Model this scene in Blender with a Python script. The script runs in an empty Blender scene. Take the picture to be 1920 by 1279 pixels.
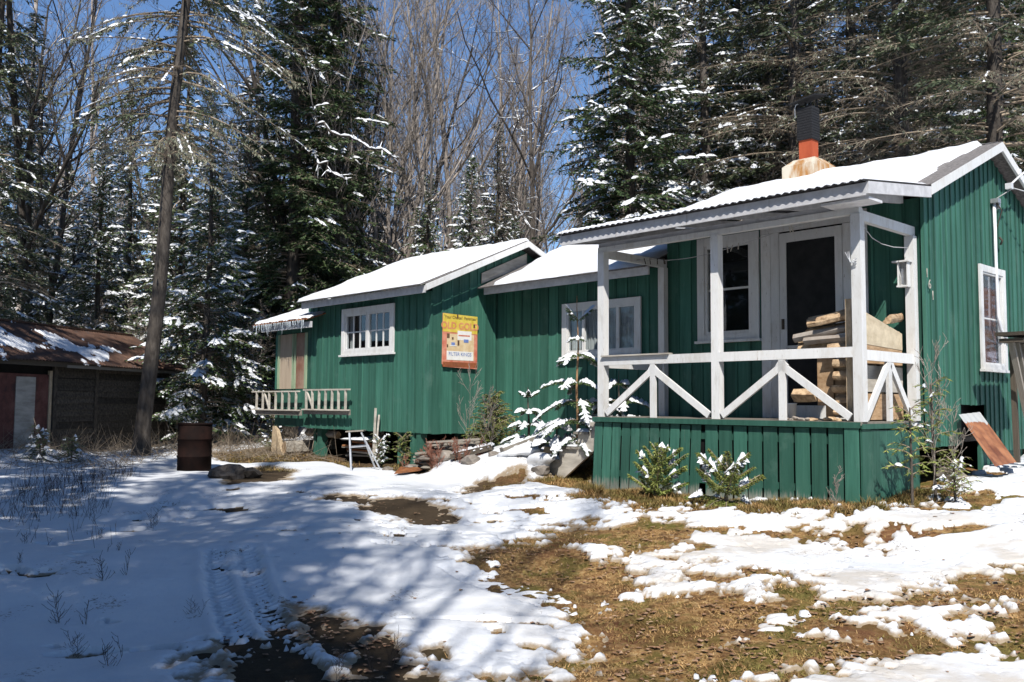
import bpy, math, random
import numpy as np
from mathutils import Matrix, Vector
R = math.radians
S = bpy.context.scene
COL = S.collection

# ------------------------------------------------------------------ camera
cam = bpy.data.objects.new('camera', bpy.data.cameras.new('camera'))
COL.objects.link(cam)
cam.data.sensor_width = 36.0
cam.data.lens = 36.0 * 1710 / 1920
cam.data.clip_end = 1500
PITCH = math.atan(117 / 1710)
cam.matrix_world = (Matrix.Translation((0, 0, 1.6)) @ Matrix.Rotation(math.pi / 2 + PITCH, 4, 'X')
                    @ Matrix.Rotation(0.0068, 4, 'Z'))
S.camera = cam

# ------------------------------------------------------------------ light
SUN_EL, SUN_AZ = 48.2, 180.0          # the sun stands straight behind the camera (camera looks along +Y)
W = bpy.data.worlds.new('World'); S.world = W; W.use_nodes = True
nt = W.node_tree; nt.nodes.clear()
sky = nt.nodes.new('ShaderNodeTexSky'); sky.sky_type = 'NISHITA'; sky.sun_disc = False
sky.sun_elevation = R(SUN_EL); sky.sun_rotation = R(SUN_AZ)
sky.altitude = 400; sky.air_density = 1.0; sky.dust_density = 0.0; sky.ozone_density = 7.0
bg = nt.nodes.new('ShaderNodeBackground'); bg.inputs[1].default_value = 0.12
wo = nt.nodes.new('ShaderNodeOutputWorld')
nt.links.new(sky.outputs[0], bg.inputs[0]); nt.links.new(bg.outputs[0], wo.inputs[0])
sl = bpy.data.lights.new('sun', 'SUN'); sl.energy = 4.8; sl.angle = R(0.53); sl.color = (1.0, .955, .89)
sun = bpy.data.objects.new('sun', sl); COL.objects.link(sun)
sun.rotation_euler = (R(90 - SUN_EL), 0, 0)     # shines towards +Y and down
S.view_settings.view_transform = 'Standard'; S.view_settings.look = 'None'
S.view_settings.gamma = 1; S.view_settings.use_curve_mapping = False
S.view_settings.exposure = 0.35
S.cycles.diffuse_bounces = 1; S.cycles.max_bounces = 6; S.cycles.transparent_max_bounces = 12

# ------------------------------------------------------------------ noise (numpy)
def _h(i, j, s):
    n = (i * 374761393 + j * 668265263 + s * 974634777) & 0xffffffff
    n = ((n ^ (n >> 13)) * 1274126177) & 0xffffffff
    return ((n ^ (n >> 16)) & 0xffff) / 65535.0
def vnoise(x, y, s=0):
    xi = np.floor(x).astype(np.int64); yi = np.floor(y).astype(np.int64)
    fx = x - xi; fy = y - yi
    fx = fx * fx * (3 - 2 * fx); fy = fy * fy * (3 - 2 * fy)
    a = _h(xi, yi, s); b = _h(xi + 1, yi, s); c = _h(xi, yi + 1, s); d = _h(xi + 1, yi + 1, s)
    return (a * (1 - fx) + b * fx) * (1 - fy) + (c * (1 - fx) + d * fx) * fy
def fbm(x, y, sc=1.0, o=4, s=0, g=.55):
    x = np.asarray(x, float) * sc; y = np.asarray(y, float) * sc
    r = 0; a = 1.; t = 0
    for k in range(o):
        r = r + a * (vnoise(x + 17.3 * k, y - 9.1 * k, s + k) - .5); t += a; a *= g
        x, y = x * 1.93 + y * .31, y * 1.93 - x * .31
    return r / t * 2

# ------------------------------------------------------------------ building frame: a runs left along the fronts, b runs back, h is height
UX, UY = -0.683663, 0.729798
CX, CY = 3.7996, 10.0
def B(a, b, h): return Vector((CX + UX * a + UY * b, CY + UY * a - UX * b, h))
ROT = Matrix(((-UX, UY, 0, 0), (-UY, -UX, 0, 0), (0, 0, 1, 0), (0, 0, 0, 1)))
RZ_B = math.atan2(-UY, -UX)
def Wb(a,b): return (CX+UX*a+UY*b, CY+UY*a-UX*b)
GC=[(0,0,0),(-3,5.3,0),(0,5.3,0),(2.6,4.8,.08),(3.8,9.9,.53),(1.15,12.8,.38),(2.5,11.3,.46),(4.9,11.0,.60),(5.4,10.9,.74),
(-.9,13.2,.33),(-2.6,16.7,.35),(-1.5,15.3,.45),(-3.2,17.6,.42),(-5,19.4,.46),(-5.5,16,.35),(-7.5,18.4,.5),(-9.5,17,.62),(-8.7,21,.45),
(7,13,.82),(7.6,13.3,.9),(5.6,9,.52),(4.5,7,.27),(9,10,.75),(-7.5,15,.42),(-7,10,.3),(-4,10,.18),(0,9.6,.22),(0,7,.08),(3,8,.22),
(-12,12,.5),(-12,25,.6),(-5,26,.9),(2,26,1.2),(10,22,1.4),(14,12,1.1),(8,4,.3),(12,0,.3),(-8,4,.1),(-10,-5,0),(5,-5,0)]
for a,b,h in [(5,1.2,.99),(6.5,1.2,.96),(4.3,1.2,.98),(5.7,.8,.95),(6.7,.8,.9),(5.6,0.2,.7),(9,1,.72),(10.5,1,.7),(12,1.3,.68),(6.9,0.2,.6),(4.7,.2,.47),(7.2,-1,.40),(5.5,-1.1,.36),(2,1.5,.55),(9,2,.55),(12,2,.55),(3,5,.9),(7,5,.9),(0,4,.8)]:
    x,y=Wb(a,b);GC.append((x,y,h))
GC=np.array(GC,float)
HEAPS=[(5.3,-.1,.16,.55,.5),(4.95,.55,.10,.5,.35),(6.1,.3,.10,.6,.4),(6.9,-.2,.08,.5,.4),(5.0,-1.1,.06,.6,.3)]
def base(x,y):
    d=np.hypot(x,y);return .035*np.maximum(0,d-24)+.0006*np.maximum(0,d-30)**2*0.6
def gz(x,y):
    x=np.asarray(x,float);y=np.asarray(y,float)
    num=np.zeros(np.broadcast(x,y).shape);den=num+1e-9
    for cx,cy,h in GC:
        w=1/((x-cx)**2+(y-cy)**2+.12)**1.6
        num=num+w*(h-0);den=den+w
    z=num/den
    z=z+.018*np.sin(x*1.7+y*.6)*np.sin(y*1.3-x*.4)+.01*np.sin(x*4.1-y*2.3)*np.sin(y*3.7+x*1.9)
    for a,b,h,ra,rb in HEAPS:
        hx,hy=Wb(a,b);dx=x-hx;dy=y-hy
        z=z+h*np.exp(-((dx*UX+dy*UY)/ra)**2-((dx*UY-dy*UX)/rb)**2)
    return z+base(x,y)
# ------------------------------------------------------------------ materials
MATS = {}
def lin(c):
    return tuple(((v / 255) / 12.92 if v <= 10 else ((v / 255 + .055) / 1.055) ** 2.4) for v in c)
class NT:
    def __init__(s, name):
        m = bpy.data.materials.new(name); m.use_nodes = True; s.m = m; s.t = m.node_tree; s.n = s.t.nodes
        s.n.clear(); s.o = s.n.new('ShaderNodeOutputMaterial'); s.p = s.n.new('ShaderNodeBsdfPrincipled')
        s.l(s.p.outputs[0], s.o.inputs[0])
    def l(s, a, b): s.t.links.new(a, b)
    def new(s, k, **kw):
        q = s.n.new('ShaderNode' + k)
        for a, b in kw.items(): setattr(q, a, b)
        return q
    def coord(s, kind='world', scale=(1, 1, 1)):
        if kind == 'world': src = s.new('NewGeometry').outputs['Position']
        else: src = s.new('TexCoord').outputs['Object']
        mp = s.new('Mapping'); mp.inputs['Scale'].default_value = scale
        s.l(src, mp.inputs['Vector'])
        if kind != 'world':
            oi = s.new('ObjectInfo'); mu = s.new('MapRange'); mu.inputs[4].default_value = 90
            s.l(oi.outputs['Random'], mu.inputs[0]); s.l(mu.outputs[0], mp.inputs['Location'])
        return mp.outputs[0]
    def noise(s, vec, scale=1., detail=4, rough=.6, dist=0.):
        q = s.new('TexNoise'); q.inputs['Scale'].default_value = scale; q.inputs['Detail'].default_value = detail
        q.inputs['Roughness'].default_value = rough; q.inputs['Distortion'].default_value = dist
        s.l(vec, q.inputs['Vector']); return q.outputs['Fac']
    def ramp(s, f, stops):
        q = s.new('ValToRGB'); e = q.color_ramp.elements
        while len(e) < len(stops): e.new(.5)
        for k, (p, c) in enumerate(stops): e[k].position = p; e[k].color = (*c[:3], 1) if len(c) > 1 else (c[0],) * 3 + (1,)
        s.l(f, q.inputs[0]); return q.outputs[0]
    def mix(s, f, a, b, mode='MIX'):
        q = s.new('MixRGB', blend_type=mode)
        for i, v in ((0, f), (1, a), (2, b)):
            if isinstance(v, (int, float)): q.inputs[i].default_value = v
            elif isinstance(v, tuple): q.inputs[i].default_value = (*v, 1)
            else: s.l(v, q.inputs[i])
        return q.outputs[0]
    def bump(s, f, st=.3, d=.01):
        q = s.new('Bump'); q.inputs['Strength'].default_value = st; q.inputs['Distance'].default_value = d
        s.l(f, q.inputs['Height']); s.l(q.outputs[0], s.p.inputs['Normal'])
    def rnd(s, lo=.85, hi=1.1):
        oi = s.new('ObjectInfo'); mr = s.new('MapRange'); mr.inputs[3].default_value = lo; mr.inputs[4].default_value = hi
        s.l(oi.outputs['Random'], mr.inputs[0]); return mr.outputs[0]
    def set(s, col, rough=.7, spec=.3, metal=0.):
        if isinstance(col, tuple): s.p.inputs['Base Color'].default_value = (*col, 1)
        else: s.l(col, s.p.inputs['Base Color'])
        s.p.inputs['Roughness'].default_value = rough; s.p.inputs['Specular IOR Level'].default_value = spec
        s.p.inputs['Metallic'].default_value = metal
        MATS[s.m.name] = s.m; return s.m
def simple(name, c1, c2, scale=(6, 6, 6), kind='world', rough=.75, bump=.3, bd=.01, rnd=(.85, 1.12), lo=.35, hi=.65, spec=.3, metal=0., detail=5):
    q = NT(name); v = q.coord(kind, scale); f = q.noise(v, 1, detail, .62)
    c = q.ramp(f, [(lo, c1), (hi, c2)])
    if rnd:
        c = q.mix(1., c, q.rnd(*rnd), 'MULTIPLY')
    if bump: q.bump(f, bump, bd)
    return q.set(c, rough, spec, metal)

def green_mat(name, wear=False):
    q = NT(name)
    f = q.noise(q.coord('world', (22, 22, 1.1)), 1, 6, .65)
    g = q.noise(q.coord('world', (1.6, 1.6, .9)), 1, 4, .6)
    c = q.ramp(f, [(.28, (.026, .095, .066)), (.5, (.040, .132, .095)), (.75, (.060, .170, .125))])
    c = q.mix(q.ramp(g, [(.45, (0.,)), (.8, (.55,))]), c, (.052, .175, .130))
    c = q.mix(1., c, q.rnd(.70, 1.20), 'MULTIPLY')
    # scuffs: thin vertical streaks where the paint has gone grey
    s2 = q.noise(q.coord('world', (60, 60, 3.)), 1, 5, .7)
    k = q.ramp(s2, [(.66, (0.,)), (.74, (.5,))])
    c = q.mix(k, c, (.17, .19, .16))
    st = q.noise(q.coord('world', (9, 9, .55)), 1, 5, .6)
    c = q.mix(q.ramp(st, [(.54, (0.,)), (.70, (.55,))]), c, (.020, .070, .052))
    fd = q.noise(q.coord('world', (3.1, 3.1, 2.2)), 1, 5, .7)
    c = q.mix(q.ramp(fd, [(.56, (0.,)), (.70, (.35,))]), c, (.115, .205, .165))
    if wear:   # paint weathered off at the foot of the skirting boards
        pz = q.new('SeparateXYZ'); q.l(q.new('NewGeometry').outputs['Position'], pz.inputs[0])
        mr = q.new('MapRange'); mr.inputs[1].default_value = .78; mr.inputs[2].default_value = .48
        q.l(pz.outputs[2], mr.inputs[0])
        w = q.noise(q.coord('world', (45, 45, 4.)), 1, 5, .7)
        ad = q.new('Math', operation='MULTIPLY'); q.l(mr.outputs[0], ad.inputs[0]); q.l(w, ad.inputs[1])
        k2 = q.ramp(ad.outputs[0], [(.3, (0.,)), (.46, (.9,))])
        c = q.mix(k2, c, (.26, .27, .23))
    q.bump(f, .35, .006)
    return q.set(c, .62, .3)
M_GREEN = green_mat('green_paint'); M_GREENW = green_mat('green_paint_worn', True)
M_DKGREEN = simple('dark_green_paint', (.012, .04, .03), (.018, .06, .042))  # darker green than the boards, for the skirting end
def white_mat():
    q = NT('white_paint')
    f = q.noise(q.coord('world', (14, 14, 3)), 1, 6, .68)
    c = q.ramp(f, [(.2, (.52, .50, .46)), (.42, (.70, .70, .68)), (.8, (.78, .78, .77))])
    s2 = q.noise(q.coord('world', (55, 55, 9)), 1, 4, .7)
    c = q.mix(q.ramp(s2, [(.64, (0.,)), (.70, (.75,))]), c, (.30, .25, .19))
    s3 = q.noise(q.coord('world', (5, 5, 2)), 1, 5, .7); c = q.mix(q.ramp(s3, [(.52, (0.,)), (.68, (.4,))]), c, (.50, .45, .38))
    c = q.mix(1., c, q.rnd(.9, 1.04), 'MULTIPLY')
    q.bump(f, .25, .006); return q.set(c, .55, .35)
M_WHITE = white_mat()
M_FASCIA = simple('weathered_white_fascia', (.50, .50, .51), (.66, .66, .67), (8, 8, 8), bump=.2)
M_WOOD = simple('grey_weathered_wood', (.16, .14, .115), (.36, .33, .28), (3, 26, 26), 'object', bump=.5)
M_WOODT = simple('tan_lumber', (.40, .30, .19), (.58, .46, .31), (2, 14, 14), 'object', bump=.35)
M_WOODO = simple('orange_lumber', (.34, .21, .11), (.54, .37, .22), (2, 10, 10), 'object', bump=.3)
M_DARKW = simple('dark_siding', (.045, .036, .028), (.12, .10, .075), (2, 20, 20), 'object', bump=.6, rnd=(.6, 1.3))
M_DARK = simple('unlit_interior_black', (.006, .006, .006), (.012, .011, .010), bump=0)  # darkness of the unlit inside put into the colour of the backing sheets
M_BARK = simple('grey_brown_bark', (.040, .032, .026), (.115, .098, .082), (14, 14, 4), bump=.9, bd=.03, rnd=(.75, 1.2))
M_BARKL = simple('pale_bare_bark', (.24, .20, .17), (.44, .385, .335), (9, 9, 4), bump=.4, rnd=(.7, 1.1))
M_TWIG = simple('dead_twigs', (.19, .148, .108), (.40, .325, .24), (3, 3, 3), bump=0, rnd=(.75, 1.15))
M_LICH = simple('pale_lichen', (.20, .205, .14), (.36, .365, .26), (5, 5, 5), bump=0)
def snow_mat(name, sc=1., b=.35):
    q = NT(name)
    v = q.coord('world', (1, 1, 1))
    f = q.noise(v, 26 * sc, 6, .62); g = q.noise(v, 2.2, 3, .5)
    c = q.mix(q.ramp(g, [(.35, (0.,)), (.7, (1.,))]), (.70, .72, .75), (.77, .78, .79))
    d = q.noise(v, 60, 3, .5)
    c = q.mix(q.ramp(d, [(.735, (0.,)), (.76, (.65,))]), c, (.16, .12, .09))
    q.bump(f, b, .012); m = q.set(c, .55, .25); return m
M_SNOW = snow_mat('snow'); 
def tsnow():
    q = NT('branch_snow'); v = q.coord('world', (1, 1, 1)); f = q.noise(v, 18, 3, .5)
    q.bump(f, .3, .02); return q.set((.72, .74, .76), .6, .2)
M_TSNOW = tsnow()
def needle_mat(name, a, b, c3, rnd=(.65, 1.25)):
    q = NT(name)
    f = q.noise(q.coord('world', (1, 1, 1)), 1.3, 2, .5); g = q.noise(q.coord('world', (1, 1, 1)), 23, 1, .5)
    c = q.ramp(f, [(.36, a), (.64, b)]); c = q.mix(q.ramp(g, [(.5, (0.,)), (.72, (.7,))]), c, c3)
    c = q.mix(1., c, q.rnd(*rnd), 'MULTIPLY')
    return q.set(c, .55, .35)
M_NEED = needle_mat('fir_needles', (.042, .082, .030), (.088, .138, .048), (.17, .21, .085))
M_NEEDD = needle_mat('spruce_needles', (.052, .074, .040), (.092, .118, .056), (.17, .175, .10))
M_NEEDY = needle_mat('young_needles', (.15, .20, .045), (.25, .28, .07), (.38, .37, .12))
M_RUST = None
def rust_mat(name, a=(.20, .075, .028), b=(.40, .19, .08), c3=(.07, .038, .028)):
    q = NT(name); f = q.noise(q.coord('world', (3, 3, 3)), 1, 6, .7); g = q.noise(q.coord('world', (9, 9, 2)), 1, 4, .6)
    c = q.ramp(f, [(.3, c3), (.48, a), (.7, b)]); c = q.mix(q.ramp(g, [(.55, (0.,)), (.75, (.6,))]), c, c3)
    q.bump(g, .3, .004); return q.set(c, .75, .3)
M_RUST = rust_mat('rusty_metal'); M_RUSTD = rust_mat('shade_darkened_rust', (.012, .007, .006), (.022, .011, .009), (.007, .005, .005))  # drum's rust colour lowered to near-black to stand in for shade
M_GALV = simple('galvanized_steel', (.36, .38, .40), (.55, .56, .58), (10, 10, 10), rough=.42, metal=.5, bump=.1)
M_ROOFDK = simple('dark_roof_sheet', (.03, .03, .034), (.075, .073, .075), (8, 8, 8), bump=.3)
M_SHING = simple('grey_shingle', (.10, .095, .09), (.22, .20, .19), (26, 26, 26), bump=.5)
M_STONE = simple('grey_stone', (.14, .12, .10), (.34, .30, .26), (5, 5, 5), 'world', bump=.6, bd=.02)
M_DIRT = simple('bare_soil', (.10, .062, .035), (.22, .145, .085), (3, 3, 3), bump=.7)
M_BLACK = simple('black_screen', (.012, .012, .013), (.03, .03, .032), (60, 60, 60), bump=.4)
M_RED = simple('red_orange_paint', (.42, .075, .030), (.55, .115, .045), (6, 6, 2), bump=.15)
M_CURT = simple('white_curtain', (.62, .60, .57), (.80, .78, .74), (30, 30, 1), bump=.3)
M_CURTB = simple('red_brown_curtain', (.24, .075, .045), (.42, .17, .11), (24, 24, 1.5), bump=.3)
M_WIRE = simple('pale_wire', (.42, .42, .42), (.6, .6, .6), bump=0)
M_PLAST = simple('white_plastic', (.74, .75, .77), (.80, .81, .83), bump=0, rough=.4)
M_PIN = simple('dark_clothes_pin', (.05, .04, .03), (.1, .08, .06), bump=0)
M_SHEET = simple('bleached_plywood', (.36, .33, .28), (.56, .52, .45), (3, 3, 12), bump=.2)
M_BEIGE = simple('beige_door_skin', (.34, .27, .20), (.44, .36, .27), (8, 8, 1), bump=.15)
M_REDBEIGE = simple('stained_red_door_skin', (.22, .105, .07), (.38, .27, .20), (3, 3, 2.), bump=.15)
M_ICE = None
def glass_mat(name, tint=(.02, .025, .03), tr=.75):
    q = NT(name); q.n.remove(q.p)
    t = q.new('BsdfTransparent'); t.inputs[0].default_value = (.82, .85, .86, 1)
    g = q.new('BsdfGlossy'); g.inputs['Roughness'].default_value = .03; g.inputs[0].default_value = (.9, .93, 1, 1)
    lw = q.new('LayerWeight'); pw = q.new('Math', operation='POWER'); pw.inputs[1].default_value = 4; q.l(lw.outputs['Facing'], pw.inputs[0])
    ma = q.new('Math', operation='MULTIPLY_ADD'); q.l(pw.outputs[0], ma.inputs[0]); ma.inputs[1].default_value = .9; ma.inputs[2].default_value = .045
    mx = q.new('MixShader'); q.l(ma.outputs[0], mx.inputs[0]); q.l(t.outputs[0], mx.inputs[1]); q.l(g.outputs[0], mx.inputs[2])
    q.l(mx.outputs[0], q.o.inputs[0]); MATS[name] = q.m; return q.m
M_GLASS = glass_mat('window_glass')
def ice():
    q = NT('ice'); m = q.set((.75, .82, .88), .12, .6); q.p.inputs['Transmission Weight'].default_value = .6; q.p.inputs['IOR'].default_value = 1.31; return m
M_ICE = ice()

# ------------------------------------------------------------------ object helpers
MW = {}
def reg(o, world, parent=None):
    if parent is not None:
        o.parent = parent; o.matrix_local = MW[parent.name].inverted() @ world
    else: o.matrix_local = world
    MW[o.name] = world
    COL.objects.link(o); return o
def tag(o, label=None, cat=None, group=None, kind=None):
    if label: o['label'] = label
    if cat: o['category'] = cat
    if group: o['group'] = group
    if kind: o['kind'] = kind
    return o
def empty(name, loc, label=None, cat=None, group=None, rz=0.):
    o = bpy.data.objects.new(name, None); o.empty_display_size = .2
    reg(o, Matrix.Translation(loc) @ Matrix.Rotation(rz, 4, 'Z'))
    return tag(o, label, cat, group)
def fast_mesh(name, V, F, mat, smooth=False):
    """V (n,3) array, F (m,k) array or list of arrays with equal k each"""
    me = bpy.data.meshes.new(name)
    Fs = F if isinstance(F, list) else [F]
    Fs = [np.asarray(f, np.int32) for f in Fs if len(f)]
    V = np.asarray(V, np.float32)
    me.vertices.add(len(V)); me.vertices.foreach_set('co', V.ravel())
    nl = sum(f.size for f in Fs); nf = sum(len(f) for f in Fs)
    me.loops.add(nl); me.polygons.add(nf)
    me.loops.foreach_set('vertex_index', np.concatenate([f.ravel() for f in Fs]))
    st = []; c = 0
    for f in Fs:
        st.append(c + np.arange(len(f)) * f.shape[1]); c += f.size
    me.polygons.foreach_set('loop_start', np.concatenate(st).astype(np.int32))
    if smooth: me.polygons.foreach_set('use_smooth', np.ones(nf, bool))
    me.update(calc_edges=True); me.validate()
    if mat: me.materials.append(mat)
    return me
def mk(name, V, F, mat, parent=None, loc=None, smooth=False, rz=0.):
    """V in world coordinates"""
    V = np.asarray([tuple(v) for v in V] if not isinstance(V, np.ndarray) else V, float)
    if loc is None:
        loc = Vector(((V[:, 0].min() + V[:, 0].max()) / 2, (V[:, 1].min() + V[:, 1].max()) / 2, V[:, 2].min()))
    Wm = Matrix.Translation(loc) @ Matrix.Rotation(rz, 4, 'Z')
    inv = np.array(Wm.inverted()); L = V @ inv[:3, :3].T + inv[:3, 3]
    if not isinstance(F, np.ndarray) and not isinstance(F[0], np.ndarray):
        me = bpy.data.meshes.new(name); me.from_pydata([tuple(v) for v in L], [], F)
        if smooth: me.polygons.foreach_set('use_smooth', [True] * len(F))
        me.materials.append(mat); me.update()
    else: me = fast_mesh(name, L, F, mat, smooth)
    return reg(bpy.data.objects.new(name, me), Wm, parent)
CUBES = {}
def cube_mesh(mat, seg=0):
    k = (mat.name, seg)
    if k not in CUBES:
        v = [(x - .5, y - .5, z - .5) for z in (0, 1) for y in (0, 1) for x in (0, 1)]
        f = [(0, 2, 3, 1), (4, 5, 7, 6), (0, 1, 5, 4), (2, 6, 7, 3), (0, 4, 6, 2), (1, 3, 7, 5)]
        me = bpy.data.meshes.new('block'); me.from_pydata(v, [], f); me.materials.append(mat); CUBES[k] = me
    return CUBES[k]
def box(name, a0, a1, b0, b1, h0, h1, mat, parent=None):
    c = B((a0 + a1) / 2, (b0 + b1) / 2, (h0 + h1) / 2)
    m = Matrix.Translation(c) @ ROT @ Matrix.Diagonal((abs(a1 - a0), abs(b1 - b0), abs(h1 - h0), 1))
    return reg(bpy.data.objects.new(name, cube_mesh(mat)), m, parent)
def bar(name, p0, p1, w, t, mat, parent=None, up=Vector((0, 0, 1)), roll=0.):
    """a box from p0 to p1 (world), w wide sideways, t thick along up"""
    p0 = Vector(p0); p1 = Vector(p1); x = (p1 - p0); L = x.length; x.normalize()
    y = up.cross(x)
    if y.length < 1e-4: y = Vector((1, 0, 0)).cross(x)
    y.normalize(); z = x.cross(y)
    if roll: q = Matrix.Rotation(roll, 3, x); y = q @ y; z = q @ z
    m = Matrix(((x.x * L, y.x * w, z.x * t, (p0.x + p1.x) / 2), (x.y * L, y.y * w, z.y * t, (p0.y + p1.y) / 2),
                (x.z * L, y.z * w, z.z * t, (p0.z + p1.z) / 2), (0, 0, 0, 1)))
    return reg(bpy.data.objects.new(name, cube_mesh(mat)), m, parent)
def rbox(name, a0, a1, b0, b1, h0, h1, mat, parent=None):
    """a box with a mesh of its own and no scale: can carry children"""
    V = [B(a, b, h) for h in (h0, h1) for b in (b0, b1) for a in (a0, a1)]
    F = [(0, 1, 3, 2), (4, 6, 7, 5), (0, 4, 5, 1), (2, 3, 7, 6), (0, 2, 6, 4), (1, 5, 7, 3)]
    return mk(name, V, F, mat, parent)
def prism(name, poly, off, mat, parent=None):
    """poly: world points in a plane, off: world vector"""
    n = len(poly); P = [Vector(p) for p in poly]; V = P + [p + Vector(off) for p in P]
    F = [tuple(range(n)), tuple(range(2 * n - 1, n - 1, -1))] + [(i, i + n, (i + 1) % n + n, (i + 1) % n) for i in range(n)]
    me = mk(name, V, F, mat, parent); b = me.data
    import bmesh
    bm = bmesh.new(); bm.from_mesh(b); bmesh.ops.recalc_face_normals(bm, faces=bm.faces); bm.to_mesh(b); bm.free()
    return me
def tubes(P0, P1, R0, R1, n=4):
    P0 = np.asarray(P0, float); P1 = np.asarray(P1, float); R0 = np.asarray(R0, float)[:, None]; R1 = np.asarray(R1, float)[:, None]
    d = P1 - P0; d /= (np.linalg.norm(d, axis=1, keepdims=True) + 1e-9)
    up = np.where(np.abs(d[:, 2:3]) < .9, np.array([[0, 0, 1.]]), np.array([[1., 0, 0]]))
    x = np.cross(up, d); x /= np.linalg.norm(x, axis=1, keepdims=True) + 1e-9; y = np.cross(d, x)
    V = []
    for P, Rr in ((P0, R0), (P1, R1)):
        for k in range(n):
            a = 2 * math.pi * k / n; V.append(P + Rr * (math.cos(a) * x + math.sin(a) * y))
    V = np.stack(V, 1).reshape(-1, 3); m = len(P0); base = np.arange(m)[:, None] * (2 * n)
    F = np.concatenate([base + np.array([[k, (k + 1) % n, n + (k + 1) % n, n + k]]) for k in range(n)], 0)
    return V, F
def tube_path(name, pts, r, mat, parent=None, n=6, r1=None, loc=None):
    """a tube through world points, rings shared"""
    P = np.array([tuple(p) for p in pts], float); m = len(P); T = np.gradient(P, axis=0); T /= np.linalg.norm(T, axis=1, keepdims=True) + 1e-9
    ref = np.array([0, 0, 1.]) if abs(T[0, 2]) < .8 else np.array([1., 0, 0])
    rr = np.linspace(r, r if r1 is None else r1, m)
    V = []
    for i in range(m):
        x = np.cross(ref, T[i]); x /= np.linalg.norm(x) + 1e-9; y = np.cross(T[i], x)
        for k in range(n):
            a = 2 * math.pi * k / n; V.append(P[i] + rr[i] * (math.cos(a) * x + math.sin(a) * y))
    F = [(i * n + k, i * n + (k + 1) % n, (i + 1) * n + (k + 1) % n, (i + 1) * n + k) for i in range(m - 1) for k in range(n)]
    F += [tuple(range(n - 1, -1, -1)), tuple((m - 1) * n + k for k in range(n))]
    return mk(name, V, F, mat, parent, smooth=True, loc=loc)
def text(name, s, size, M, mat, parent, depth=.0008, bold=0.):
    c = bpy.data.curves.new(name, 'FONT'); c.body = s; c.size = size; c.extrude = depth; c.align_x = 'CENTER'; c.align_y = 'CENTER'; c.offset = bold
    t = bpy.data.objects.new(name, c); COL.objects.link(t)
    dg = bpy.context.evaluated_depsgraph_get(); me = bpy.data.meshes.new_from_object(t.evaluated_get(dg))
    bpy.data.objects.remove(t); me.name = name; me.materials.clear(); me.materials.append(mat)
    return reg(bpy.data.objects.new(name, me), M, parent)
def rock(name, c, r, mat, parent=None, seed=0, flat=.6, sub=2, dirx=None):
    import bmesh
    bm = bmesh.new(); bmesh.ops.create_icosphere(bm, subdivisions=sub, radius=1)
    rs = np.random.RandomState(seed); k = rs.rand(6) * 6
    for v in bm.verts:
        n = 1 + .22 * math.sin(v.co.x * 2.1 + k[0]) * math.sin(v.co.y * 2.7 + k[1]) + .16 * math.sin(v.co.z * 4.1 + k[2] + v.co.x * 3) + .05 * rs.randn()
        v.co *= n; v.co.x *= r[0]; v.co.y *= r[1]; v.co.z *= r[2]
    me = bpy.data.meshes.new(name); bm.to_mesh(me); bm.free(); me.materials.append(mat)
    m = Matrix.Translation(c) @ Matrix.Rotation(k[3], 4, 'Z')
    return reg(bpy.data.objects.new(name, me), m, parent)
BARE={
 'main':[(-0.34,8.70),(0.43,9.10),(0.60,10.08),(1.64,9.69),(1.75,9.12),(1.37,8.73),(1.40,8.04),(1.99,7.79),(2.36,7.54),(2.33,6.88),(2.23,6.60),(2.98,6.97),(3.87,7.52),(4.27,7.69),(4.88,7.74),(3.39,5.42),(3.05,5.52),(2.45,5.74),(2.08,5.64),(1.75,5.42),(1.18,5.22),(0.83,4.21),(0.55,4.26),(0.50,5.37),(0.35,5.94),(0.64,6.38),(0.50,7.00),(0.15,7.62),(-0.13,8.13)],
 'skirt':[(1.16,12.97),(2.56,11.29),(3.83,10.31),(3.82,9.54),(3.25,9.32),(2.49,9.71),(1.47,10.50),(0.79,11.24)],
 'side':[(4.08,10.33),(4.78,11.12),(5.37,11.39),(5.01,10.33),(4.41,9.99),(3.76,9.52)],
 'mound':[(-0.69,11.84),(-0.46,13.49),(0.21,13.52),(0.28,13.34),(-0.20,12.26),(-0.52,11.42)],
 'stair':[(0.31,12.97),(0.73,13.79),(1.24,13.61),(1.00,11.24),(0.74,12.58)],
 'left1':[(-2.26,11.54),(-1.30,11.34),(-0.62,10.90),(-0.69,10.16),(-1.03,10.03),(-1.60,10.73)],
 'left2':[(-5.23,16.43),(-4.44,16.70),(-3.53,14.90),(-3.32,13.37),(-3.97,12.95)],
 'under':[(-6.33,19.49),(-5.58,21.86),(-2.79,18.53),(-1.07,18.70),(-1.34,14.63),(-3.42,17.39),(-4.37,17.14),(-5.59,17.56)],
 'mud1':[(-1.80,5.62),(-1.69,5.72),(-1.55,5.32),(-1.71,5.37)],
 'mud2':[(-1.64,5.72),(-1.27,5.62),(-1.07,5.12),(-1.17,4.26),(-1.50,5.20)],
 'mud3':[(-1.60,6.78),(-1.17,6.43),(-0.81,6.01),(-0.54,5.67),(-0.37,5.12),(-0.74,5.05),(-1.12,5.81),(-1.42,6.26)],
 'rightp':[(2.79,8.90),(3.40,8.87),(2.99,8.60)],
 'fringe':[(0.39,5.44),(1.07,5.44),(0.83,4.21),(-0.14,4.36),(-0.23,5.30)],
}
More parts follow.
